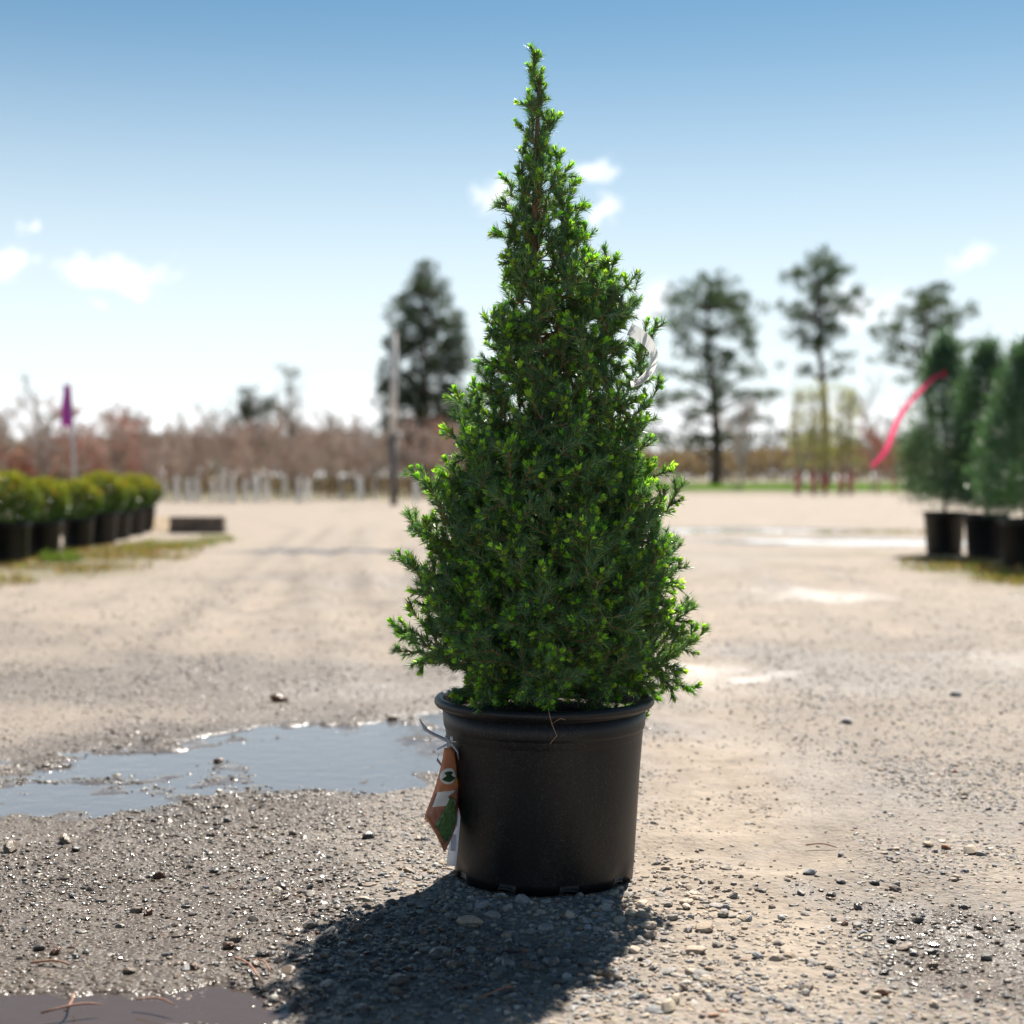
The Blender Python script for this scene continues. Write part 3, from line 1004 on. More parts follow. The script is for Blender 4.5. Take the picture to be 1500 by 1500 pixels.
def branch_proto(L, seed, leader=False):
    """wood, old needles and bright new tufts of one branch; local x runs from its base to its tip"""
    global rng
    keep_rng = rng
    rng = np.random.default_rng(seed)
    segs = []          # p0, p1, r0, r1, needle_from
    tips = []
    nmain = max(5, int(L / 0.018))
    ts = np.linspace(0, 1, nmain + 1)
    wob = rng.normal(0, 0.012 * L / 0.1, (nmain + 1, 2)) * np.sin(ts * math.pi)[:, None]
    bow = -0.10 * L * np.sin(ts * math.pi) * (0 if leader else 1)
    main = np.stack([ts * L, wob[:, 0], bow + wob[:, 1]], 1)
    r_main = 0.0006 + 0.0021 * (L / 0.2) * (1 - ts)
    for i in range(nmain):
        segs.append((main[i], main[i + 1], r_main[i], r_main[i + 1], ts[i] * L > 0.28 * L or leader))
    tips.append((main[-1], unit((main[-1] - main[-2])[None])[0], 1.0))

    def side(p, d, ln, depth):
        d = unit(d[None])[0]
        k = max(2, int(ln / 0.012))
        pts = [p]
        dd = d
        for j in range(k):
            dd = unit((dd + rng.normal(0, 0.10, 3) + np.array([0.05, 0, 0.05]))[None])[0]
            pts.append(pts[-1] + dd * ln / k)
        for j in range(k):
            segs.append((pts[j], pts[j + 1], 0.0011 - 0.0004 * j / k, 0.0011 - 0.0004 * (j + 1) / k, True))
        tips.append((pts[-1], dd, 0.9))
        if depth and ln > 0.022:
            for q in range(int(ln / 0.017)):
                t = rng.uniform(0.25, 0.95)
                pj = pts[int(t * k)]
                ax = unit(np.cross(dd, rand_unit(1)[0])[None])[0]
                side(pj, dd * 0.8 + ax * 0.7, rng.uniform(0.012, 0.026), 0)
    t = 0.22 if not leader else 0.06
    phi = rng.uniform(0, 6.28)
    while t < 0.97:
        i = min(int(t * nmain), nmain - 1)
        p = main[i] + (main[i + 1] - main[i]) * (t * nmain - i)
        d0 = unit((main[i + 1] - main[i])[None])[0]
        phi += 2.4 + rng.normal(0, 0.5)
        a = np.array([0, math.cos(phi), 0.62 * math.sin(phi) + 0.12])
        if leader:
            a = np.array([0, math.cos(phi), math.sin(phi)])
            ln = rng.uniform(0.010, 0.018)
            side(p, d0 * 1.3 + a * 0.55, ln, 0)
            t += 0.034 / (L / 0.1)
        else:
            ln = min(0.075, max(0.016, (1 - t) * L * 0.62 * rng.uniform(0.6, 1.2) + 0.012))
            side(p, d0 * 0.72 + a * 0.8, ln, 1)
            t += rng.uniform(0.012, 0.022) / L
    wood, nd, fr = MB(), MB(), MB()
    for (p0, p1, r0, r1, _) in segs:
        wood.tube([p0, p1], [r0, r1], 4, False)
    # needles all round every young twig
    B, D = [], []
    for (p0, p1, _, _, ok) in segs:
        if not ok:
            continue
        ln = np.linalg.norm(p1 - p0)
        m = max(3, int(ln * 1500))
        tt = rng.uniform(0, 1, m)[:, None]
        d = unit((p1 - p0)[None])
        rad = np.cross(np.repeat(d, m, 0), rand_unit(m))
        rad = unit(rad)
        B.append(p0 + (p1 - p0) * tt)
        D.append(unit(d * rng.uniform(0.55, 1.35, (m, 1)) + rad * 0.85 + np.array([0, 0, 0.08])))
    for (p, d, s) in tips:
        m = 11
        rad = unit(np.cross(np.repeat(d[None], m, 0), rand_unit(m)))
        B.append(p - d * rng.uniform(0, 0.007, (m, 1)))
        D.append(unit(d + rad * rng.uniform(0.3, 1.1, (m, 1))))
    B, D = np.concatenate(B), np.concatenate(D)
    m = len(B)
    base = np.array([0.105, 0.240, 0.100])
    yell = np.array([0.225, 0.355, 0.095])
    blue = np.array([0.135, 0.255, 0.175])
    k = rng.uniform(size=(m, 1))
    C = np.where(k < 0.45, base, np.where(k < 0.75, blue, yell)) * rng.uniform(0.55, 1.5, (m, 1))
    dry = rng.uniform(size=m) < 0.012
    C[dry] = np.array([0.20, 0.13, 0.06])
    cones(nd, B, D, np.concatenate([rng.uniform(0.0100, 0.0165, m - 11 * len(tips)), rng.uniform(0.008, 0.013, 11 * len(tips))]), 0.0014, C)
    # new growth tufts
    TB, TD, TL, TW, TC = [], [], [], [], []
    SB, SD = [], []
    for (p, d, s) in tips:
        if rng.uniform() < (0.50 if not leader else 0.15):
            continue
        nb = rng.choice([1, 2, 3, 4, 5], p=[0.22, 0.28, 0.25, 0.17, 0.08])
        for q in range(nb):
            dd = unit((d + (rng.normal(0, 0.6, 3) if q else rng.normal(0, 0.1, 3)) + np.array([0, 0, 0.1]))[None])[0]
            pb = p - (d * rng.uniform(0.003, 0.010) if q else 0)
            sz_ = rng.uniform(0.65, 1.1) * (0.92 if q else 1.1)
            lum = rng.uniform(0.7, 1.25)
            hue = rng.uniform()
            c = (np.array([0.30, 0.66, 0.06]) * (1 - hue) + np.array([0.58, 0.78, 0.11]) * hue) * lum
            m = rng.integers(13, 18)
            rd = unit(np.cross(np.repeat(dd[None], m, 0), rand_unit(m)))
            lean = rng.uniform(0.02, 0.34, (m, 1))
            TB.append(pb + rd * 0.0011 + dd * 0.0008)
            TD.append(unit(dd + rd * lean))
            TL.append(rng.uniform(0.0062, 0.0100, m) * sz_)
            TW.append(np.full(m, 0.0018) * sz_)
            TC.append(c * rng.uniform(0.8, 1.2, (m, 1)))
            SB.append(np.repeat((pb - dd * 0.0008)[None], 5, 0))
            r5 = unit(np.cross(np.repeat(dd[None], 5, 0), rand_unit(5)))
            SD.append(unit(dd * 0.7 + r5 * 0.75))
    cones(fr, np.concatenate(TB), np.concatenate(TD), np.concatenate(TL), np.concatenate(TW), np.concatenate(TC), bulge=0.66)
    SB, SD = np.concatenate(SB), np.concatenate(SD)
    cones(fr, SB, SD, 0.0032, 0.0017, np.tile(np.array([0.30, 0.155, 0.06]), (len(SB), 1)) * rng.uniform(0.6, 1.3, (len(SB), 1)), bulge=0.4)
    rng = keep_rng
    return wood.mesh('branch'), nd.mesh('needle_foliage'), fr.mesh('fresh_growth')


CL = [0.045, 0.07, 0.10, 0.135, 0.17, 0.21]
PROTO = {L: [branch_proto(L, 900 + 10 * i + j) for j in range(4)] for i, L in enumerate(CL)}
nbr = 0


def put_branch(base, tip, roll=0.0, protos=None, L=None):
    global nbr
    base, tip = Vector(base), Vector(tip)
    v = tip - base
    ln = v.length
    if protos is None:
        L = min(CL, key=lambda q: abs(q - ln))
        protos = PROTO[L]
    pm = protos[nbr % len(protos)]
    x = v.normalized()
    up = Vector((0, 0, 1)) if abs(x.z) < 0.93 else Vector((0, 1, 0))
    y = up.cross(x).normalized()
    z = x.cross(y)
    m = Matrix((x, y, z)).transposed().to_4x4() @ Matrix.Rotation(roll, 4, 'X')
    s = ln / L
    o = obj('branch', pm[0], 'twigbark', spruce)
    o.matrix_local = Matrix.Translation(base) @ m @ Matrix.Scale(s, 4)
    for k, (nm, mt) in enumerate((('needle_foliage', 'needle'), ('fresh_growth', 'fresh'))):
        tag(obj(nm, pm[k + 1], mt, o), kind='stuff')
    nbr += 1


def grow(tip, up_deg):
    """branch from the trunk to a tip, leaving the trunk below it"""
    tip = np.array(tip, float)
    a = axis(tip[2])
    rad = math.hypot(tip[0] - a[0], tip[1] - a[1])
    zb = tip[2] - rad * math.tan(R(up_deg))
    zb = max(zb, 0.222 + 0.02 * random.random())
    b = axis(min(zb, Z_TOP - 0.02))
    v = tip - b
    ln = np.linalg.norm(v)
    mx = 0.215 if tip[2] > 0.33 else 0.125
    if ln > mx:                           # starts on a limb of the trunk instead
        b = tip - v / ln * mx
    put_branch(b, tip, random.uniform(-0.6, 0.6))


# leader
lead = [branch_proto(0.17, 990 + j, leader=True) for j in range(1)]
put_branch(axis(zpx(262)), np.array([xpx(786), 0, zpx(80)]), 0.0, lead, 0.17)
tips_sil = [(800, 132), (806, 152), (770, 150), (769, 178), (764, 215), (808, 205), (823, 238), (746, 262), (738, 298), (742, 325), (845, 262), (860, 288), (875, 331), (739, 370), (740, 400), (910, 370), (890, 385),
            (941, 398), (932, 440), (966, 468), (708, 463), (718, 500), (730, 455), (696, 535), (652, 578), (688, 562), (930, 560), (952, 605), (965, 640), (984, 680), (1004, 702), (600, 684), (640, 682), (650, 625),
            (588, 748), (578, 808), (600, 770), (625, 720), (1000, 785), (1003, 822), (985, 745), (602, 860), (1022, 880), (1044, 918), (1020, 932), (571, 912), (585, 928), (972, 975), (990, 950), (1000, 850)]
for (px, py) in tips_sil:
    up = 62 if py < 350 else (48 if py < 650 else (34 if py < 850 else 16))
    tx_ = xpx(px)
    tx_ -= math.copysign(min(0.004, abs(tx_ - AX1) * 0.5), tx_ - axis(zpx(py))[0])
    grow((tx_, random.uniform(-0.02, 0.03), zpx(py) - 0.004), up)
# all round
N_ALL = 222
zs = np.linspace(0.0, 1.0, N_ALL)
zt_grid = np.linspace(0.245, zpx(200), 200)
wgt = np.array([0.004 + 0.5 * (np.interp(z, sz, sl) + np.interp(z, sz, sr)) for z in zt_grid])
cdf = np.cumsum(wgt) / wgt.sum()
for k in range(N_ALL):
    z = float(np.interp((k + 0.5) / N_ALL, cdf, zt_grid)) + random.uniform(-0.012, 0.012)
    th = k * 2.39996 + random.uniform(-0.3, 0.3)
    r_ = env(z, th) * random.choice([0.97, 0.93, 0.88, 0.80, 0.70, 0.60])
    a = axis(z)
    f = (z - 0.24) / 0.7
    up = 8 + 52 * min(1, max(0, f)) ** 0.7 + random.uniform(-8, 8)
    if z < 0.285:
        up = random.uniform(-8, 12)
    if z < 0.275:
        r_ = min(r_, 0.085)
        z = max(z, 0.258)
        up = random.uniform(4, 14)
    elif z < 0.30 and r_ > 0.10:
        z = random.uniform(0.296, 0.305)
        up = random.uniform(8, 18)
    grow((a[0] + r_ * math.cos(th), a[1] + r_ * math.sin(th), z), up)
for k in range(24):                       # short twigs low down inside the rim
    th = k * 2.39996
    r_ = random.uniform(0.055, 0.098)
    tip = np.array([r_ * math.cos(th), r_ * math.sin(th), random.uniform(0.238, 0.262)])
    b = tip - np.array([math.cos(th), math.sin(th), 0.25]) * 0.052
    b[2] = max(b[2], 0.222)
    put_branch(b, tip, random.uniform(-0.4, 0.4))
print('branches', nbr)

# stray grassy stem over the rim
mb = MB()
mb.tube([(0.0, -0.126, 0.225), (0.002, -0.139, 0.231), (0.006, -0.1425, 0.215), (0.012, -0.136, 0.200), (0.004, -0.135, 0.190)], [0.00035] * 5, 5)
mb.tube([(0.006, -0.1425, 0.215), (0.016, -0.144, 0.222), (0.022, -0.144, 0.220)], [0.0003] * 3, 5)
tag(mb.build('dry_stem', simple_mat('dry_straw', (0.42, 0.25, 0.14), 0.8, 0.2, 60), None, True, (BX, BY, 0)), 'thin dry brown stem hanging over the black pot rim', 'stem')


# ------------------------------------------------------------------ tags on the spruce
def strip(mb, pts, width_vecs):
    """ribbon along points; width vector at each"""
    if len(pts) > 6:                      # smooth the bend
        t0 = np.arange(len(pts))
        t1 = np.linspace(0, len(pts) - 1, 6 * len(pts))

        def smooth(a):
            a = np.array([np.interp(t1, t0, np.array([tuple(q) for q in a])[:, k]) for k in range(3)]).T
            for _ in range(14):
                a[1:-1] = 0.25 * a[:-2] + 0.5 * a[1:-1] + 0.25 * a[2:]
            return a
        pts, width_vecs = smooth(pts), smooth(width_vecs)
    V, F = [], []
    n = len(pts)
    for p, w_ in zip(pts, width_vecs):
        p, w_ = Vector(p), Vector(w_)
        V += [tuple(p - w_ * 0.5), tuple(p + w_ * 0.5)]
    for i in range(n - 1):
        a = 2 * i
        F += [(a, a + 1, a + 3), (a, a + 3, a + 2)]
    mb.add(V, F)


def solid(o, t):
    m = o.modifiers.new('thickness', 'SOLIDIFY')
    m.thickness = t
    m.offset = 0
    return o


YT = TREE_Y - 0.045
pxs = [(926, 482, 26), (938, 488, 26), (950, 497, 24), (960, 510, 19), (964, 526, 15), (958, 542, 14), (948, 554, 14), (938, 561, 13), (928, 563, 12)]
pts, wv = [], []
for i, (px, py, w_) in enumerate(pxs):
    pts.append(at(px - 4, py, YT + 0.010 * math.sin(i * 0.5)))
    q0, q1 = pxs[max(0, i - 1)], pxs[min(len(pxs) - 1, i + 1)]
    tx_, ty_ = q1[0] - q0[0], -(q1[1] - q0[1])
    ln_ = math.hypot(tx_, ty_)
    wv.append(Vector((-ty_ / ln_, 0.55, tx_ / ln_)).normalized() * (w_ / F_PX * TREE_Y * 0.85))
band = thing('wrap_label', pts[0], 'white plastic loop label wrapped on a side branch of the spruce', 'label')
mb = MB()
strip(mb, [p - pts[0] for p in pts], wv)
mb.build('band', 'film', band, True)
for q in (-0.28, -0.08, 0.14, 0.3):
    mb = MB()
    sel = [5.15, 5.6, 6.1, 6.6, 7.1, 7.5]
    ps, ws = [], []
    for s_ in sel:
        i = int(s_)
        f = s_ - i
        p = pts[i].lerp(pts[i + 1], f)
        w_ = wv[i].lerp(wv[i + 1], f)
        ps.append(p - pts[0] + w_ * q + Vector((0, -0.0009, 0.0004)))
        ws.append(w_ * 0.07)
    strip(mb, ps, ws)
    solid(mb.build('printed_line', 'grey_print', band), 0.0002)

# picture tag: local u (width) and v (height), hung beside the pot on the left
YC = TREE_Y - 0.062
tagroot = at(658, 1092, YC)
ht = thing('hang_tag', tagroot, 'orange plant tag with a green conifer picture hanging on the left of the pot', 'tag')
TOPc, BOT = at(657, 1095, YC), at(653, 1246, YC - 0.004)
AXV = (BOT - TOPc)
HGT = AXV.length
dv = AXV.normalized()
du = Vector((0.028, 0.040, -0.004)).normalized()      # seen at a slant
WID = 0.084


def card_pt(u, v, off=0.0):
    """u -0.5..0.5, v 0..1 down the tag; a gentle curl"""
    nrm = du.cross(dv).normalized()
    if nrm.y > 0:
        nrm = -nrm
    c = 0.006 * math.sin(v * 3.0) - 0.008 * u * u * 4
    return TOPc + du * (u * WID) + dv * (v * HGT) + nrm * (c + off) - tagroot


def card_patch(name, outline_fn, mat, off, parent, nu=7, nv=22, v0=0.0, v1=1.0):
    mb = MB()
    V, F = [], []
    for j in range(nv + 1):
        v = v0 + (v1 - v0) * j / nv
        a, b = outline_fn(v)
        for i in range(nu + 1):
            V.append(tuple(card_pt(a + (b - a) * i / nu, v, off)))
    for j in range(nv):
        for i in range(nu):
            p = j * (nu + 1) + i
            F += [(p, p + 1, p + nu + 2), (p, p + nu + 2, p + nu + 1)]
    mb.add(V, F)
    return solid(mb.build(name, mat, parent, True), 0.0003)


def out_card(v):
    return (float(np.interp(v, [0, .08, .63, 1], [-.10, -.14, -.5, -.06])), float(np.interp(v, [0, .06, .25, .5, 1], [.08, .2, .5, .44, -.02])))


def inside(a, b, v, m=0.03):
    l_, r_ = out_card(v)
    a, b = max(a, l_ + m), min(b, r_ - m)
    return (a, b) if b > a else ((a + b) / 2 - 0.002, (a + b) / 2 + 0.002)


card = card_patch('card', out_card, 'tag_orange', 0.0, ht)
card_patch('picture_panel', lambda v: inside(-0.5, 0.24 - 0.3 * (v - 0.42), v), 'tag_brown', 0.0006, ht, v0=0.42, v1=0.93)
card_patch('cloud_patch', lambda v: inside(-0.5, 0.02 + 0.1 * math.sin(v * 50), v, 0.06), 'tag_pale', 0.0010, ht, v0=0.41, v1=0.55)
card_patch('pictured_conifer', lambda v: inside(-0.02 - 0.34 * min(1, (v - 0.46) / 0.3), 0.02 + 0.18 * min(1, (v - 0.46) / 0.3) + 0.02 * math.sin(v * 120), v, 0.07), 'tag_green', 0.0013, ht, v0=0.47, v1=0.90)
card_patch('gold_stripe', lambda v: inside(0.08 + (v - 0.3) * 1.1, 0.24 + (v - 0.3) * 1.1, v, 0.01), 'tag_gold', 0.0009, ht, v0=0.30, v1=0.55)


def oval(v, c=0.27, r=0.078, uc=-0.06, ur=0.19):
    k = math.sqrt(max(0.0, 1 - ((v - c) / r) ** 2))
    return uc - ur * k, uc + ur * k


em = card_patch('emblem', oval, 'tag_pale', 0.0012, ht, v0=0.193, v1=0.347)
card_patch('emblem_figure', lambda v: oval(v, 0.275, 0.052, -0.06, 0.11 + 0.05 * math.sin(v * 90)), 'tag_dark', 0.0016, ht, v0=0.224, v1=0.326)
for q in range(5):
    card_patch('printed_mark', lambda v: inside(0.25, 0.31, v), 'tag_pale', 0.0010, ht, 2, 2, 0.13 + 0.033 * q, 0.15 + 0.033 * q)
# second, white price label behind it
pl = thing('price_label', at(662, 1195, YC + 0.012), 'narrow white barcode label hanging behind the orange plant tag', 'label')
mb = MB()
A = [at(668, 1110, YC + 0.012), at(669, 1180, YC + 0.012), at(664, 1240, YC + 0.008), at(661, 1268, YC + 0.004)]
o0 = at(662, 1195, YC + 0.012)
wd = Vector((0.012, -0.008, 0.0))
strip(mb, [p - o0 for p in A], [wd * 0.7, wd, wd, wd])
solid(mb.build('card', 'white_plastic', pl, True), 0.0004)
mb = MB()
strip(mb, [at(664, 1222, YC + 0.0075) - o0 + Vector((0, -0.001, 0)), at(663, 1246, YC + 0.0055) - o0 + Vector((0, -0.001, 0))], [wd * 0.45, wd * 0.45])
solid(mb.build('barcode', 'grey_print', pl), 0.0003)
# twist tie
tie = thing('plastic_tie', at(660, 1086, YC), 'knotted grey plastic tie holding the tags to the pot', 'tie')
o0 = at(660, 1086, YC)
for path in ([(615, 1054), (622, 1068), (636, 1076), (650, 1082), (662, 1090)], [(617, 1058), (628, 1072), (645, 1080), (662, 1090)], [(652, 1078), (660, 1088), (655, 1098)], [(640, 1098), (650, 1093), (660, 1088)],
             [(643, 1105), (640, 1112), (652, 1128)], [(660, 1088), (670, 1100), (672, 1112)]):
    mb = MB()
    ps = [at(x, y, YC - 0.004) - o0 for x, y in path]
    strip(mb, ps, [Vector((0.001, 0.003, 0.0028)) * (0.5 if i in (0, len(ps) - 1) else 1) for i in range(len(ps))])
    solid(mb.build('strand', 'tie', tie, True), 0.0007)
mb = MB()
for k in range(9):
    d = rand_unit(1)[0]
    mb.tube([(0, 0, 0), tuple(d * 0.007)], [0.0012, 0.0004], 5)
mb.build('knot', 'white_plastic', tie)

# ------------------------------------------------------------------ fallen twigs
twig_m = simple_mat('fallen_twig', (0.27, 0.13, 0.08), 0.75, 0.25, 50)
for (x0, y0, x1, y1, r) in [(60, 1490, 155, 1478, 1.3), (95, 1487, 112, 1462, 1.2), (45, 1416, 110, 1421, 1.3), (345, 1408, 388, 1447, 1.1), (370, 1410, 402, 1432, 0.9), (700, 1470, 760, 1452, 1.0), (1180, 1242, 1228, 1246, 1.2), (200, 1470, 262, 1480, 1.0)]:
    a, b = gp(x0, y0), gp(x1, y1)
    mb = MB()
    mid = (a + b) / 2
    pts = []
    for k in range(6):
        t = k / 5
        q = a.lerp(b, t) - mid
        pts.append((q.x + 0.002 * math.sin(t * 5), q.y + 0.004 * math.sin(t * 3.14), 0.004 + 0.003 * math.sin(t * 3)))
    mb.tube(pts, [0.0009 * r] * 5 + [0.0004], 6)
    tag(mb.build('fallen_twig', twig_m, None, True, (mid.x, mid.y, 0.0)), 'thin fallen brown twig lying on the wet gravel', 'twig', 'fallen twigs on the gravel')


# ------------------------------------------------------------------ potted plants of the yard
def pot_parts(root, r, h, seg=28):
    mb = MB()
    mb.lathe([(0.01, 0.004), (r * 0.78, 0.004), (r * 0.80, 0.0), (r * 0.815, 0.02), (r * 0.93, h * 0.86), (r * 0.96, h * 0.865), (r * 0.965, h * 0.95), (r * 0.90, h * 0.95), (r * 0.86, h * 0.86), (0.01, h * 0.85)], seg)
    p = mb.build('pot', 'pot', root, True)
    mb = MB()
    mb.lathe([(r * 0.965, h * 0.93), (r * 1.0, h * 0.94), (r * 1.0, h), (r * 0.93, h), (r * 0.92, h * 0.93)], seg)
    mb.build('rim', 'pot', p, True)
    mb = MB()
    mb.lathe([(r * 0.9, h * 0.90), (r * 0.5, h * 0.93), (0.005, h * 0.935)], 20)
    mb.build('soil', 'soil', root, True)


def make_round_shrub():
    root = thing('potted_shrub', (0, 0, 0), 'x', 'potted shrub', 'clipped shrubs in black pots along the yard edge')
    pot_parts(root, 0.125, 0.235)
    mb = MB()
    for k in range(7):
        a = rng.uniform(0, 6.28)
        mb.tube([(0, 0, 0.2), (0.03 * math.cos(a), 0.03 * math.sin(a), 0.28), (0.09 * math.cos(a), 0.09 * math.sin(a), 0.38)], [0.005, 0.004, 0.002], 5)
    mb.build('stem', 'twigbark', root)
    mb = MB()
    n = 3000
    d = rand_unit(n)
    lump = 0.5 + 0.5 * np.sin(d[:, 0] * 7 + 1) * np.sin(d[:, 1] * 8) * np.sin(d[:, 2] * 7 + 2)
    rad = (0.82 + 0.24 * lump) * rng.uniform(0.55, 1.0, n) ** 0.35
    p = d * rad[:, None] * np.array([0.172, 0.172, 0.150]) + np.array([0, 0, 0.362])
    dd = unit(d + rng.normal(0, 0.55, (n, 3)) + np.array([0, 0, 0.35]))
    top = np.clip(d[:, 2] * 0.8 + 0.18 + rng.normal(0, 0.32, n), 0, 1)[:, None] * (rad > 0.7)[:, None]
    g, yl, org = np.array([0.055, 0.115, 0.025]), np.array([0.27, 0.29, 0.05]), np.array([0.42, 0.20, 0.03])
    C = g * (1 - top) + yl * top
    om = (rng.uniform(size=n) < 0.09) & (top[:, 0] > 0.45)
    C[om] = org
    C = C * rng.uniform(0.65, 1.3, (n, 1))
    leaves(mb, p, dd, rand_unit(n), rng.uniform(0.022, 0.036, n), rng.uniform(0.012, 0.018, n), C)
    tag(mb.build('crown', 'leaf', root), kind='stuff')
    return root


shrub = make_round_shrub()
ord_ = ['broad clipped shrub in a black pot at the open end of the row', 'second', 'third']
row = [(-62, 832), (4, 826), (56, 816), (108, 805), (143, 798), (167, 791), (188, 785), (205, 780)]
names = ['yellow tipped clipped shrub in a black pot, eighth from the dark timber block', 'yellow tipped clipped shrub in a black pot, seventh from the dark timber block',
         'yellow tipped clipped shrub in a black pot, sixth from the dark timber block', 'yellow tipped clipped shrub in a black pot, fifth from the dark timber block',
         'yellow tipped clipped shrub in a black pot, fourth from the dark timber block', 'yellow tipped clipped shrub in a black pot, third from the dark timber block',
         'yellow tipped clipped shrub in a black pot, second from the dark timber block', 'yellow tipped clipped shrub in a black pot, last one by the timber block']
for i, (px, py) in enumerate(row):
    o = shrub if i == 0 else copy_tree(shrub)
    g = gp(px, py)
    o.location = (g.x, g.y + 0.1, -0.004)
    o.rotation_euler[2] = random.uniform(0, 6.28)
    s = random.uniform(0.94, 1.08)
    o.scale = (s, s, s)
    o['label'] = names[i]
for i, (px, py, dy) in enumerate([(-20, 800, 0), (40, 792, 0), (90, 783, 0), (130, 776, 0), (160, 771, 0)]):
    o = copy_tree(shrub)
    g = gp(px, py)
    o.location = (g.x, g.y, -0.004)
    o.rotation_euler[2] = random.uniform(0, 6.28)
    s = random.uniform(0.85, 0.95)
    o.scale = (s, s, s)
    o['label'] = 'yellow tipped clipped shrub in the back row behind the front row of black pots'
    o['group'] = 'clipped shrubs of the back row'


def make_conifer(seed, H_, W_):
    global rng
    rng = np.random.default_rng(seed)
    root = thing('potted_conifer', (0, 0, 0), 'x', 'potted conifer', 'blue green conifers in black pots')
    ph = 0.285
    pot_parts(root, 0.142, ph)
    mb = MB()
    mb.tube([(0, 0, ph * 0.88), (0.008, 0, 0.45), (0, 0.004, H_ * 0.75), (0, 0, H_ * 0.97)], [0.014, 0.012, 0.007, 0.002], 7)
    for k in range(30):
        z = rng.uniform(0.36, H_ * 0.92)
        a = rng.uniform(0, 6.28)
        f = (z - 0.33) / (H_ - 0.33)
        r = W_ * (1 - f) ** 0.6 * 0.9
        mb.tube([(0, 0, z), (r * math.cos(a) * 0.5, r * math.sin(a) * 0.5, z + 0.03), (r * math.cos(a), r * math.sin(a), z + 0.09)], [0.005, 0.003, 0.0015], 4)
    mb.build('trunk', 'trunkbark', root)
    mb = MB()
    nc = 380
    for k in range(nc):
        f = rng.uniform(0, 1) ** 1.1
        z = 0.355 + f * (H_ - 0.375)
        a = rng.uniform(0, 6.28)
        r = W_ * min(1, (f + 0.1) / 0.18) * (1 - f ** 1.7) ** 0.8 * rng.uniform(0.12, 1.0) ** 0.5
        c = np.array([r * math.cos(a), r * math.sin(a), z])
        out = np.array([0.35 * math.cos(a), 0.35 * math.sin(a), 0.75])
        n = 52
        pp = c + rng.normal(0, 1, (n, 3)) * np.array([0.036, 0.036, 0.040])
        dd = unit(out + rng.normal(0, 0.6, (n, 3)))
        base = np.array([0.075, 0.15, 0.105]) if rng.uniform() < 0.6 else np.array([0.055, 0.13, 0.06])
        leaves(mb, pp, dd, rand_unit(n), rng.uniform(0.025, 0.05, n), rng.uniform(0.005, 0.009, n), base * rng.uniform(0.6, 1.4) * rng.uniform(0.75, 1.25, (n, 1)))
    tag(mb.build('crown', 'leaf', root), kind='stuff')
    return root


for i, (px, py, H_, W_, lab) in enumerate([
        (1390, 812, 1.44, 0.33, 'blue green conifer in a black pot with the pink tape at its top'),
        (1452, 818, 1.34, 0.31, 'blue green conifer in a black pot between two other potted conifers'),
        (1512, 834, 1.25, 0.32, 'blue green conifer in a black pot beside the grass at the row end'),
        (1560, 815, 1.25, 0.22, 'blue green conifer in a black pot standing behind the row of potted conifers')]):
    o = make_conifer(70 + i, H_, W_)
    g = gp(px, py)
    o.location = (g.x, g.y + 0.11, -0.004)
    o['label'] = lab
rng = np.random.default_rng(77)

# pink tape blowing from the first conifer
yt = gp(1392, 812).y - 0.06
path = [(1384, 548), (1372, 550), (1360, 560), (1344, 576), (1328, 594), (1314, 615), (1306, 638), (1298, 660), (1288, 672), (1276, 684)]
o0 = at(1384, 548, yt)
mb = MB()
ps, ws = [], []
for i, (x, y) in enumerate(path):
    ps.append(at(x, y, yt - 0.03 * i + 0.03 * math.sin(i * 1.1)) - o0)
    a = 0.5 * math.sin(i * 0.9)
    ws.append(Vector((0.7 * math.cos(a), 0.6 * math.sin(a) + .2, -0.6)).normalized() * (0.032 if 1 < i < 9 else 0.024))
tp = thing('pink_tape', o0, 'hot pink marking tape blowing from the top of a potted conifer', 'tape')
strip(mb, ps, ws)
mb.build('streamer', 'pinktape', tp, True)
mb = MB()
for k in range(6):
    d = rand_unit(1)[0]
    mb.tube([(0, 0, 0), tuple(d * 0.028)], [0.006, 0.004], 6)
mb.build('knot', 'pinktape', tp)

# dark timber block, standing at the end of the shrub row
g0, g1 = gp(249, 781), gp(319, 783)
blk = thing('timber_block', ((g0.x + g1.x) / 2, g0.y, 0), 'dark brown timber block lying on the ground past the shrub row', 'timber block')
w2 = (g1.x - g0.x) / 2
import bmesh
for nm, (x0, x1, y0, y1, z0, z1) in {'lower_board': (-w2, w2, -0.05, 0.10, 0.0, 0.072), 'upper_board': (-w2 * 0.985, w2 * 0.98, -0.045, 0.095, 0.075, 0.152)}.items():
    bm = bmesh.new()
    bmesh.ops.create_cube(bm, size=1)
    for v in bm.verts:
        v.co = ((x0 + x1) / 2 + v.co.x * (x1 - x0), (y0 + y1) / 2 + v.co.y * (y1 - y0), (z0 + z1) / 2 + v.co.z * (z1 - z0))
    bmesh.ops.bevel(bm, geom=bm.edges[:], offset=0.006, segments=2, affect='EDGES')
    me = bpy.data.meshes.new(nm)
    bm.to_mesh(me)
    bm.free()
    obj(nm, me, 'block', blk)
# pale folded board leaning at the last pot
gq = gp(217, 781)
mb = MB()
V, F = box_geo(-0.16, 0.16, -0.006, 0.006, 0.0, 0.20)
mb.add(V, F)
o = mb.build('leaning_board', 'palewood', None, False, (gq.x + 0.12, gq.y + 0.3, 0))
o.rotation_euler = (R(-48), 0, R(35))
tag(o, 'pale flat board leaning down behind the last clipped shrub', 'board')


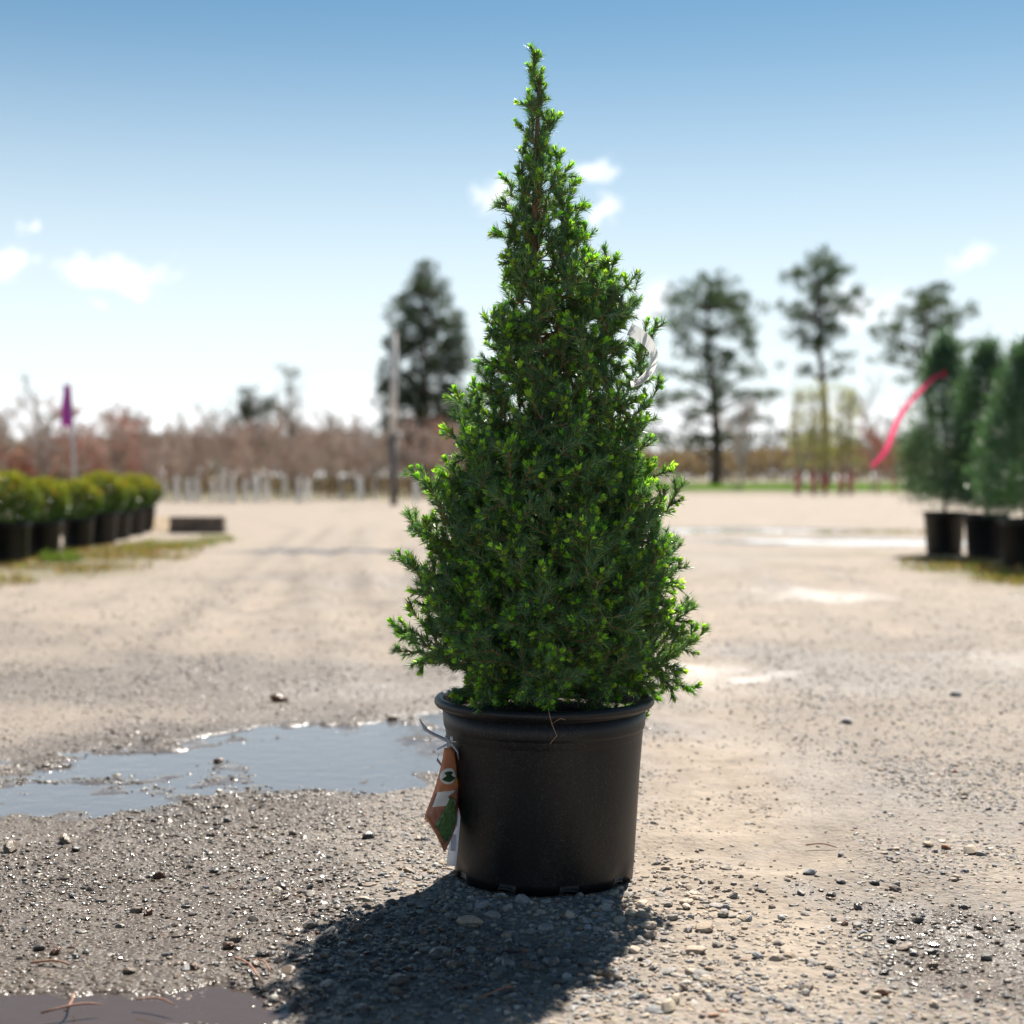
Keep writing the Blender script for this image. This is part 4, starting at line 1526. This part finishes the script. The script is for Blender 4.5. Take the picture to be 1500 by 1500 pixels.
# ------------------------------------------------------------------ grass
def grass_patch(name, label, c, rx, ry, n, h0, h1, cols, seed):
    r = np.random.default_rng(seed)
    a, q = r.uniform(0, 6.28, n), np.sqrt(r.uniform(0, 1, n))
    X, Y = c[0] + np.cos(a) * q * rx, c[1] + np.sin(a) * q * ry
    keep = fbm(X, Y, 1.2 / max(0.25, min(rx, ry, 2)), 3, seed) > -0.15
    X, Y = X[keep], Y[keep]
    n = len(X)
    h = fields(X, Y)[0]
    mb = MB()
    C = np.array(cols)[r.integers(0, len(cols), n)] * r.uniform(0.7, 1.3, (n, 1))
    d = unit(np.stack([r.normal(0, 0.45, n), r.normal(0, 0.45, n), np.ones(n)], 1))
    leaves(mb, np.stack([X, Y, h - 0.003], 1), d, rand_unit(n), r.uniform(h0, h1, n), r.uniform(h0, h1, n) * 0.1 + 0.003, C)
    tag(mb.build(name, 'grass', None), label, 'grass', kind='stuff')


GR, BRN, STR = (0.11, 0.17, 0.04), (0.17, 0.10, 0.04), (0.30, 0.22, 0.11)
grass_patch('grass', 'short green and brown grass growing along the shrub pots', (-2.62, 8.9), 0.62, 2.3, 6500, 0.02, 0.05, [GR, BRN, BRN, STR], 61)
grass_patch('grass', 'green grass tufts in front of the dark timber block', P(262, 797), 0.36, 1.2, 2200, 0.02, 0.06, [GR, GR, STR], 62)
grass_patch('grass', 'bright green weed tuft between the shrub pots', P(88, 823), 0.12, 0.12, 260, 0.04, 0.10, [GR, GR], 63)
grass_patch('grass', 'short grass and weeds in front of the potted conifers', (2.62, 7.9), 0.45, 1.3, 3600, 0.02, 0.06, [GR, BRN, STR], 64)
grass_patch('grass', 'thin grass line along the far edge of the long puddle', P(1200, 781), 1.2, 0.5, 1500, 0.02, 0.05, [GR, BRN], 65)
g = gp(1180, 717)
grass_patch('grass', 'bright green lawn strip under the far pines', (g.x, g.y), 15.0, 9.0, 22000, 0.12, 0.35, [(0.10, 0.23, 0.03), (0.13, 0.26, 0.04)], 66)


# ------------------------------------------------------------------ bare nursery trees
def bare_tree_mesh(seed, H_, spread, upright, clear=0.3, depth=4, twig=0.006, girth=0.013):
    r = np.random.default_rng(seed)
    segs = []

    def rec(p, d, ln, rad, lev):
        n = 3
        pts = [p]
        for i in range(n):
            d = unit((d + r.normal(0, 0.10, 3) + np.array([0, 0, upright * 0.12]))[None])[0]
            pts.append(pts[-1] + d * ln / n)
        segs.append((pts, [max(twig * 0.5, rad * (1 - 0.45 * i / n)) for i in range(n + 1)], 5 if lev < 2 else 3))
        if lev >= depth:
            return
        for k in range([10, 6, 5, 4, 3][lev]):
            t = r.uniform(0.25 if lev else clear, 1.0)
            q = pts[min(n, int(t * n))]
            if lev == 0:
                q = np.array(pts[0]) + (np.array(pts[-1]) - pts[0]) * t
            ax = unit(np.cross(d, rand_unit_r(r))[None])[0]
            rec(q, d * upright + ax * spread, ln * r.uniform(0.42, 0.66) * (0.9 if lev else 0.75), rad * 0.5, lev + 1)
    rec(np.array([0, 0, 0.0]), np.array([0, 0, 1.0]), H_ * 0.68, H_ * girth, 0)
    tr, br = MB(), MB()
    tr.tube(segs[0][0], segs[0][1], 7)
    for pts, rad, s in segs[1:]:
        br.tube(pts, rad, s, False)
    return tr.mesh('trunk', True), br.mesh('branch_crown')


def rand_unit_r(r):
    v = r.normal(size=3)
    return v / np.linalg.norm(v)


BARE = [bare_tree_mesh(400 + i, 2.0, 0.8, 0.75, 0.30, 3, 0.012) for i in range(4)]
BARE_T = [bare_tree_mesh(420 + i, 3.2, 0.6, 1.0, 0.25, 3, 0.014, 0.009) for i in range(4)]
RED = [bare_tree_mesh(440 + i, 1.5, 0.8, 0.8, 0.1, 3, 0.020) for i in range(3)]
mb = MB()
mb.lathe([(0.058, 0.0), (0.058, 0.50), (0.054, 0.53), (0.048, 0.53), (0.048, 0.0)], 14)
GUARD_ME = mb.mesh('trunk_guard', True)


def bare_tree(px, py, meshes, mat, scale, label, group, guard=False, name='bare_tree', tilt=0.0):
    g = gp(px, py)
    root = thing(name, (g.x, g.y, -0.02), label, 'tree', group, random.uniform(0, 6.28))
    root.scale = (scale,) * 3
    root.rotation_euler[1] = tilt
    tr, br = random.choice(meshes)
    for nm, me in (('trunk', tr), ('crown', br)):
        me2 = me.copy() if me.materials and me.materials[0] != M[mat] else me
        if me2 is not me:
            key = (me.name, mat)
            me2 = MAT_CACHE.setdefault(key, me2)
            me2.materials.clear()
        o = obj(nm, me2, mat, root)
        if nm == 'crown':
            o['kind'] = 'stuff'
    if guard:
        obj('trunk_guard', GUARD_ME, 'guard', root)
    return root


MAT_CACHE = {}
ORD = 'first second third fourth fifth sixth seventh eighth ninth tenth eleventh twelfth thirteenth fourteenth fifteenth sixteenth seventeenth eighteenth'.split()
gx = [226, 241, 259, 276, 289, 312, 326, 341, 360, 376, 390, 418, 437, 451, 500, 528, 548, 610]
for i, px in enumerate(gx):
    bare_tree(px, 736 - random.uniform(0, 5), BARE, 'bare', random.uniform(0.85, 1.1), 'bare young tree with white trunk guard, ' + ORD[i] + ' along the row from the clipped shrubs', 'bare trees with white trunk guards', True, tilt=random.uniform(-0.06, 0.06))
for i in range(52):
    bare_tree(random.uniform(-60, 680), random.uniform(716, 731), BARE, random.choice(['bare', 'bare_grey', 'bare', 'bare_red']), random.uniform(0.95, 1.4), 'bare brown young tree in the nursery rows behind the white guards', 'bare trees behind the front row')
for i in range(34):
    bare_tree(-40 + 22 * i + random.uniform(-12, 12), random.uniform(713, 717), BARE_T, random.choice(['bare', 'bare_grey', 'bare_grey']), random.uniform(0.9, 1.6), 'tall thin bare tree rising behind the nursery rows', 'tall bare trees behind the rows')
for i in range(16):
    bare_tree(-10 + 17 * i + random.uniform(-6, 6), random.uniform(722, 728), RED, 'bare_red', random.uniform(0.95, 1.25), 'rust red twiggy shrub behind the clipped shrub row', 'rust red twiggy shrubs', name='red_shrub')
for i, (px, py, s) in enumerate([(612, 722, 2.0), (640, 722, 2.1), (628, 720, 2.3), (665, 722, 1.8)]):
    bare_tree(px, py, RED, 'bare_red', s, 'large reddish bare bush at the foot of the dark spruce', 'reddish bushes below the dark spruce', name='red_bush')
for i in range(10):
    bare_tree(random.uniform(1080, 1520), random.uniform(716, 720), BARE_T, 'bare_grey', random.uniform(1.0, 1.4), 'thin grey bare tree standing among the far pines', 'thin bare trees among the pines')


# ------------------------------------------------------------------ far evergreens, traced in metres at their own distance
def evergreen(name, label, base_px, base_py, Y, pads, trunk_top, trunk_r, cols, blade=(0.22, 0.045), dens=1.0, seed=1, flat=1.0, mat='far_leaf', bark='pinebark', cat='tree', group=None):
    """pads: (px, py, half width px, half height px) foliage masses; depth of each drawn at random inside the crown"""
    r = np.random.default_rng(seed)
    k = Y / F_PX
    g = at(base_px, base_py, Y)
    root = thing(name, (g.x, Y, 0), label, cat, group)
    top = at(*trunk_top, Y) - Vector((g.x, Y, 0))
    tr = MB()
    pts = [Vector((0, 0, -0.1))]
    for i in range(1, 9):
        t = i / 8
        pts.append(Vector((top.x * t + 0.12 * math.sin(t * 6) * trunk_r * 4, 0.1 * math.sin(t * 4), top.z * t)))
    tr.tube(pts, [trunk_r * (1 - 0.82 * i / 8) for i in range(9)], 8)
    tr.build('trunk', bark, root, True)
    lim, fol = MB(), MB()
    halfw = max(abs(p[0] - base_px) + p[2] for p in pads) * k
    for (px, py, hw, hh) in pads:
        thin = min(1.0, hh / 12)
        hh = max(hh, 8) * flat
        c = at(px, py, Y) - Vector((g.x, Y, 0))
        offx = c.x - np.interp(c.z, [0, top.z], [0, top.x])
        dmax = math.sqrt(max(0.04, (halfw * 0.8) ** 2 - offx ** 2))
        for dep in ((r.uniform(-0.2, 0.2) * dmax,) if abs(offx) > halfw * 0.5 else (r.uniform(-0.8, -0.1) * dmax, r.uniform(0.1, 0.8) * dmax)):
            ctr = np.array([c.x, dep, c.z])
            zz = max(0.3, c.z - 0.35 * abs(offx) - 0.1)
            tx = np.interp(zz, [0, top.z], [0, top.x])
            lim.tube([(tx, 0, zz), ((tx + c.x) / 2, dep / 2, (zz + c.z) / 2 + 0.05), tuple(ctr)], [trunk_r * 0.28, trunk_r * 0.18, 0.012], 5, False)
            nsub = max(5, int(hw * hh / 42))
            for q in range(nsub):
                d = np.clip(r.normal(size=3), -1.7, 1.7) * np.array([hw, 0.8 * hw, hh]) * 0.62 * k
                cc = ctr + d
                if q % 2 == 0:
                    lim.tube([tuple(ctr - d * 0.2), tuple(cc)], [0.016, 0.006], 3, False)
                n = max(6, int(24 * dens * thin))
                dd = rand_unit_n(r, n)
                pp = cc + dd * (r.uniform(0, 1, (n, 1)) ** 0.5) * np.array([1.0, 1.0, 0.7]) * min(hw, hh * 1.3, 13) * 0.5 * k
                C = np.array(cols)[r.integers(0, len(cols), n)] * r.uniform(0.6, 1.35, (n, 1))
                leaves(fol, pp, unit(dd + np.array([0, 0, 0.4]) + r.normal(0, 0.3, (n, 3))), rand_unit_n(r, n), r.uniform(0.7, 1.3, n) * blade[0], blade[1], C)
    tag(lim.build('limb', bark, root), kind='stuff')
    tag(fol.build('crown', mat, root), kind='stuff')
    return root


def rand_unit_n(r, n):
    return unit(r.normal(size=(n, 3)))


PG = [(0.045, 0.085, 0.035), (0.034, 0.070, 0.036), (0.065, 0.098, 0.036)]
YP = gp(1045, 716).y
padsA = [(1042, 418, 32, 20), (1005, 440, 25, 18), (1075, 440, 28, 18), (1040, 452, 40, 18), (990, 470, 24, 16), (1090, 470, 28, 16), (1045, 488, 48, 18), (985, 505, 28, 14), (1105, 505, 26, 14),
         (1030, 522, 40, 14), (1078, 525, 30, 12), (975, 545, 28, 12), (1115, 545, 26, 12), (1040, 555, 45, 14), (1010, 580, 40, 12), (1095, 580, 36, 12), (960, 592, 26, 10), (1130, 575, 18, 8),
         (1040, 605, 40, 12), (985, 622, 34, 10), (1100, 615, 34, 10), (1012, 648, 26, 10), (1075, 640, 22, 8), (960, 640, 22, 10)]
evergreen('pine_tree', 'broad rounded dark pine on the lawn with low sweeping limbs', 1048, 716, YP, padsA, (1040, 415), 0.30, PG, (0.30, 0.06), 1.5, 1, 0.62, group='tall pines on the lawn')
padsB = [(1198, 385, 22, 14), (1180, 405, 26, 12), (1222, 402, 26, 14), (1200, 420, 34, 14), (1160, 448, 22, 9), (1250, 432, 24, 9), (1205, 440, 40, 12), (1175, 460, 36, 9), (1235, 455, 34, 10), (1200, 472, 36, 10),
         (1222, 485, 26, 10), (1205, 500, 22, 10), (1168, 490, 18, 5), (1240, 522, 16, 6), (1185, 512, 18, 5), (1228, 545, 14, 5), (1178, 545, 10, 4)]
evergreen('pine_tree', 'tall open topped pine with a bare lower trunk and layered limbs', 1208, 716, YP * 0.98, padsB, (1200, 385), 0.26, PG, (0.30, 0.06), 1.5, 2, 0.62, group='tall pines on the lawn')
padsC = [(1358, 430, 24, 12), (1340, 448, 28, 12), (1378, 445, 26, 12), (1358, 462, 44, 12), (1335, 478, 26, 10), (1388, 470, 24, 12), (1285, 484, 26, 10), (1300, 500, 22, 7), (1362, 490, 34, 10), (1330, 512, 26, 8), (1390, 512, 26, 10),
         (1425, 508, 22, 7), (1310, 530, 26, 7), (1365, 530, 26, 9), (1420, 530, 16, 6), (1345, 550, 18, 7)]
evergreen('pine_tree', 'ragged pine with a long side limb rising behind the potted conifers', 1362, 716, YP * 1.02, padsC, (1358, 428), 0.26, PG, (0.30, 0.06), 1.5, 3, 0.62, group='tall pines on the lawn')
padsD = [(622, 398, 12, 18), (612, 425, 22, 18), (640, 430, 20, 18), (620, 455, 36, 18), (600, 475, 24, 18), (645, 475, 26, 18), (670, 470, 14, 14), (622, 500, 48, 20), (590, 515, 26, 16), (660, 505, 28, 18), (640, 535, 42, 18),
         (600, 545, 36, 18), (670, 545, 18, 18), (575, 500, 14, 10), (568, 560, 18, 12), (620, 575, 52, 18), (655, 580, 34, 18), (590, 590, 32, 16), (560, 575, 14, 10), (640, 610, 44, 16), (600, 620, 40, 14), (668, 625, 22, 12), (622, 645, 44, 14), (622, 670, 48, 14)]
YS = gp(622, 722).y
evergreen('spruce_tree', 'dark ragged spruce standing behind the bare trees and the tall pole', 622, 722, YS, padsD, (622, 385), 0.16, [(0.034, 0.062, 0.036), (0.045, 0.070, 0.038)], (0.22, 0.05), 1.5, 4, 0.8)
evergreen('evergreen_tree', 'small dark evergreen rising above the bare nursery rows', 366, 716, 60, [(362, 585, 16, 14), (372, 600, 24, 14), (358, 615, 22, 14), (392, 602, 12, 10), (372, 632, 28, 14), (370, 655, 30, 14)], (364, 575), 0.13, [(0.022, 0.04, 0.024), (0.035, 0.045, 0.03)], (0.22, 0.05), 1.0, 5)
evergreen('larch_tree', 'thin sparse conifer beside the small dark evergreen', 428, 716, 60, [(420, 545, 9, 6), (432, 552, 6, 5), (425, 575, 12, 5), (430, 592, 16, 6), (420, 610, 18, 6), (440, 615, 14, 6), (430, 635, 20, 8)], (422, 540), 0.08, [(0.06, 0.06, 0.04), (0.09, 0.07, 0.05)], (0.2, 0.04), 0.55, 6)
evergreen('evergreen_tree', 'dark evergreen partly hidden behind the dwarf spruce', 712, 718, 62, [(702, 540, 14, 8), (715, 555, 18, 10), (720, 590, 24, 14), (712, 630, 30, 16), (715, 665, 30, 14)], (708, 530), 0.12, [(0.03, 0.045, 0.026)], (0.22, 0.05), 0.8, 7)
for i, (px, tw) in enumerate([(1168, 14), (1192, 18), (1208, 16), (1232, 18), (1246, 14)]):
    pads = [(px + random.uniform(-4, 4), 580 + 22 * j, tw * (0.6 + 0.12 * j), 18) for j in range(5)]
    t = evergreen('willow_tree', 'pale yellow green weeping tree with taped trunk, ' + ORD[i] + ' from the broad rounded pine', px, 725, gp(px, 725).y, pads, (px, 572), 0.075, [(0.33, 0.35, 0.14), (0.36, 0.34, 0.17), (0.28, 0.32, 0.12)], (0.16, 0.028), 0.6, 20 + i, 1.0, 'far_leaf', 'bare', group='pale weeping trees by the lawn')
    mb = MB()
    mb.lathe([(0.078, 0.15), (0.082, 0.17), (0.082, 0.62), (0.078, 0.64)], 12)
    mb.build('tape_band', 'dulltape', t, True)
for i, px in enumerate([1285, 1310, 1335]):
    b = bare_tree(px, 725, BARE, 'bare_red', 1.2, 'young reddish tree, ' + ORD[i] + ' from the pale weeping trees towards the potted conifers', 'young reddish trees by the lawn', name='young_tree')

# far wood closing the horizon
def far_wood(name, label, x0, x1, Y, htop, cols, n, seed, size=1.0):
    r = np.random.default_rng(seed)
    X = r.uniform(x0, x1, n)
    prof_ = htop * (0.72 + 0.28 * fbm(X, X * 0 + seed, 0.05, 4, seed))
    Z = prof_ * r.uniform(0, 1, n) ** 0.7
    Yv = Y + r.uniform(-6, 6, n)
    mb = MB()
    d = unit(np.stack([r.normal(0, 0.5, n), r.normal(0, 0.4, n), np.abs(r.normal(0.8, 0.5, n))], 1))
    C = np.array(cols)[r.integers(0, len(cols), n)] * r.uniform(0.65, 1.3, (n, 1))
    leaves(mb, np.stack([X, Yv, Z], 1), d, rand_unit_n(r, n), r.uniform(0.6, 1.5, n) * size, r.uniform(0.12, 0.4, n) * size ** 0.7, C)
    tag(mb.build(name, 'far_leaf', None), label, 'woodland', kind='stuff')


BW = [(0.26, 0.20, 0.165), (0.20, 0.155, 0.13), (0.30, 0.22, 0.18)]
far_wood('bare_woodland', 'far brown leafless woodland along the left horizon', -95, -2, 165, 6.5, BW, 15000, 81)
far_wood('undergrowth', 'low dark brown undergrowth between the bare nursery trees', -14, -1.4, 40, 0.62, [(0.10, 0.075, 0.06), (0.13, 0.095, 0.07)], 5000, 84, 0.16)
far_wood('brown_hedgerow', 'far brown scrub bank beyond the lawn and pines', -2, 95, 170, 4.4, BW, 15000, 82)
far_wood('dark_woodland', 'far dark green wood line above the brown scrub bank', 10, 130, 210, 8.0, [(0.05, 0.055, 0.035), (0.07, 0.065, 0.045)], 9000, 83)

# ------------------------------------------------------------------ pole and flag
g = gp(577, 741)
pole = thing('utility_pole', (g.x, g.y, 0), 'tall straight pole, upper part coloured as if lit by the sky, before the dark spruce', 'pole')
k = g.y / F_PX
zt, zm = at(577, 488, g.y).z, at(577, 640, g.y).z
mb = MB()
mb.tube([(0, 0, -0.05), (0, 0, zm)], [5.5 * k, 5.2 * k], 14)
mb.build('lower_pole', 'poledark', pole, True)
mb = MB()
mb.tube([(0, 0, zm), (0, 0, zt)], [5.0 * k, 4.6 * k], 14)
mb.tube([(0, 0, zt), (0, 0, zt + 0.03)], [5.6 * k, 5.6 * k], 14)
mb.build('upper_pole', 'poleskylit', pole, True)  # same pole as below, its paler colour imitates light from the sky
mb = MB()
mb.box(-7 * k, 7 * k, -6.5 * k, 6.5 * k, zm - 0.03, zm + 0.03)
mb.build('collar', 'poledark', pole)

YF = 17.0
b = at(111, 735, YF)
flag = thing('flag_pole', (b.x, YF, 0), 'magenta banner drooping from a thin grey pole behind the clipped shrubs', 'flag')
k = YF / F_PX
mb = MB()
zt = at(104, 560, YF).z
tx = at(104, 560, YF).x - b.x
mb.tube([(0, 0, 0), (tx * 0.5, 0, zt * 0.5), (tx, 0, zt)], [0.022, 0.02, 0.014], 8)
mb.build('staff', 'steel', flag, True)
mb = MB()
V, F = [], []
for j in range(13):
    t = j / 12
    py = 564 + 61 * t
    xl = 93 - 5 * t + 1.2 * math.sin(t * 9)
    xr = 104 + 3.5 * t
    for i in range(5):
        p = at(xl + (xr - xl) * i / 4, py, YF) - Vector((b.x, YF, 0))
        V.append((p.x, 0.03 * math.sin(i * 1.9 + t * 3) - 0.02, p.z))
for j in range(12):
    for i in range(4):
        a = j * 5 + i
        F += [(a, a + 1, a + 6), (a, a + 6, a + 5)]
mb.add(V, F)
solid(mb.build('banner', 'flag', flag, True), 0.004)
# wire stakes of the far fence
for i in range(12):
    px = 1062 + 24 * i
    g = gp(px, 714)
    mb = MB()
    mb.tube([(0, 0, -0.05), (0, 0, 1.5)], [0.035, 0.03], 6)
    mb.tube([(0, 0, 1.5), (0, 0, 1.54)], [0.04, 0.02], 6)
    tag(mb.build('fence_post', 'bare_grey', None, True, (g.x, g.y + 6, 0)), 'thin grey fence post in the line beyond the lawn', 'fence post', 'fence posts beyond the lawn')
tri = sum(len(m_.polygons) for m_ in bpy.data.meshes if m_.users)
print('unique triangles', tri)
for n_, c_ in sorted(((m_.name, len(m_.polygons)) for m_ in bpy.data.meshes), key=lambda q: -q[1])[:14]:
    print('  mesh', n_, c_)
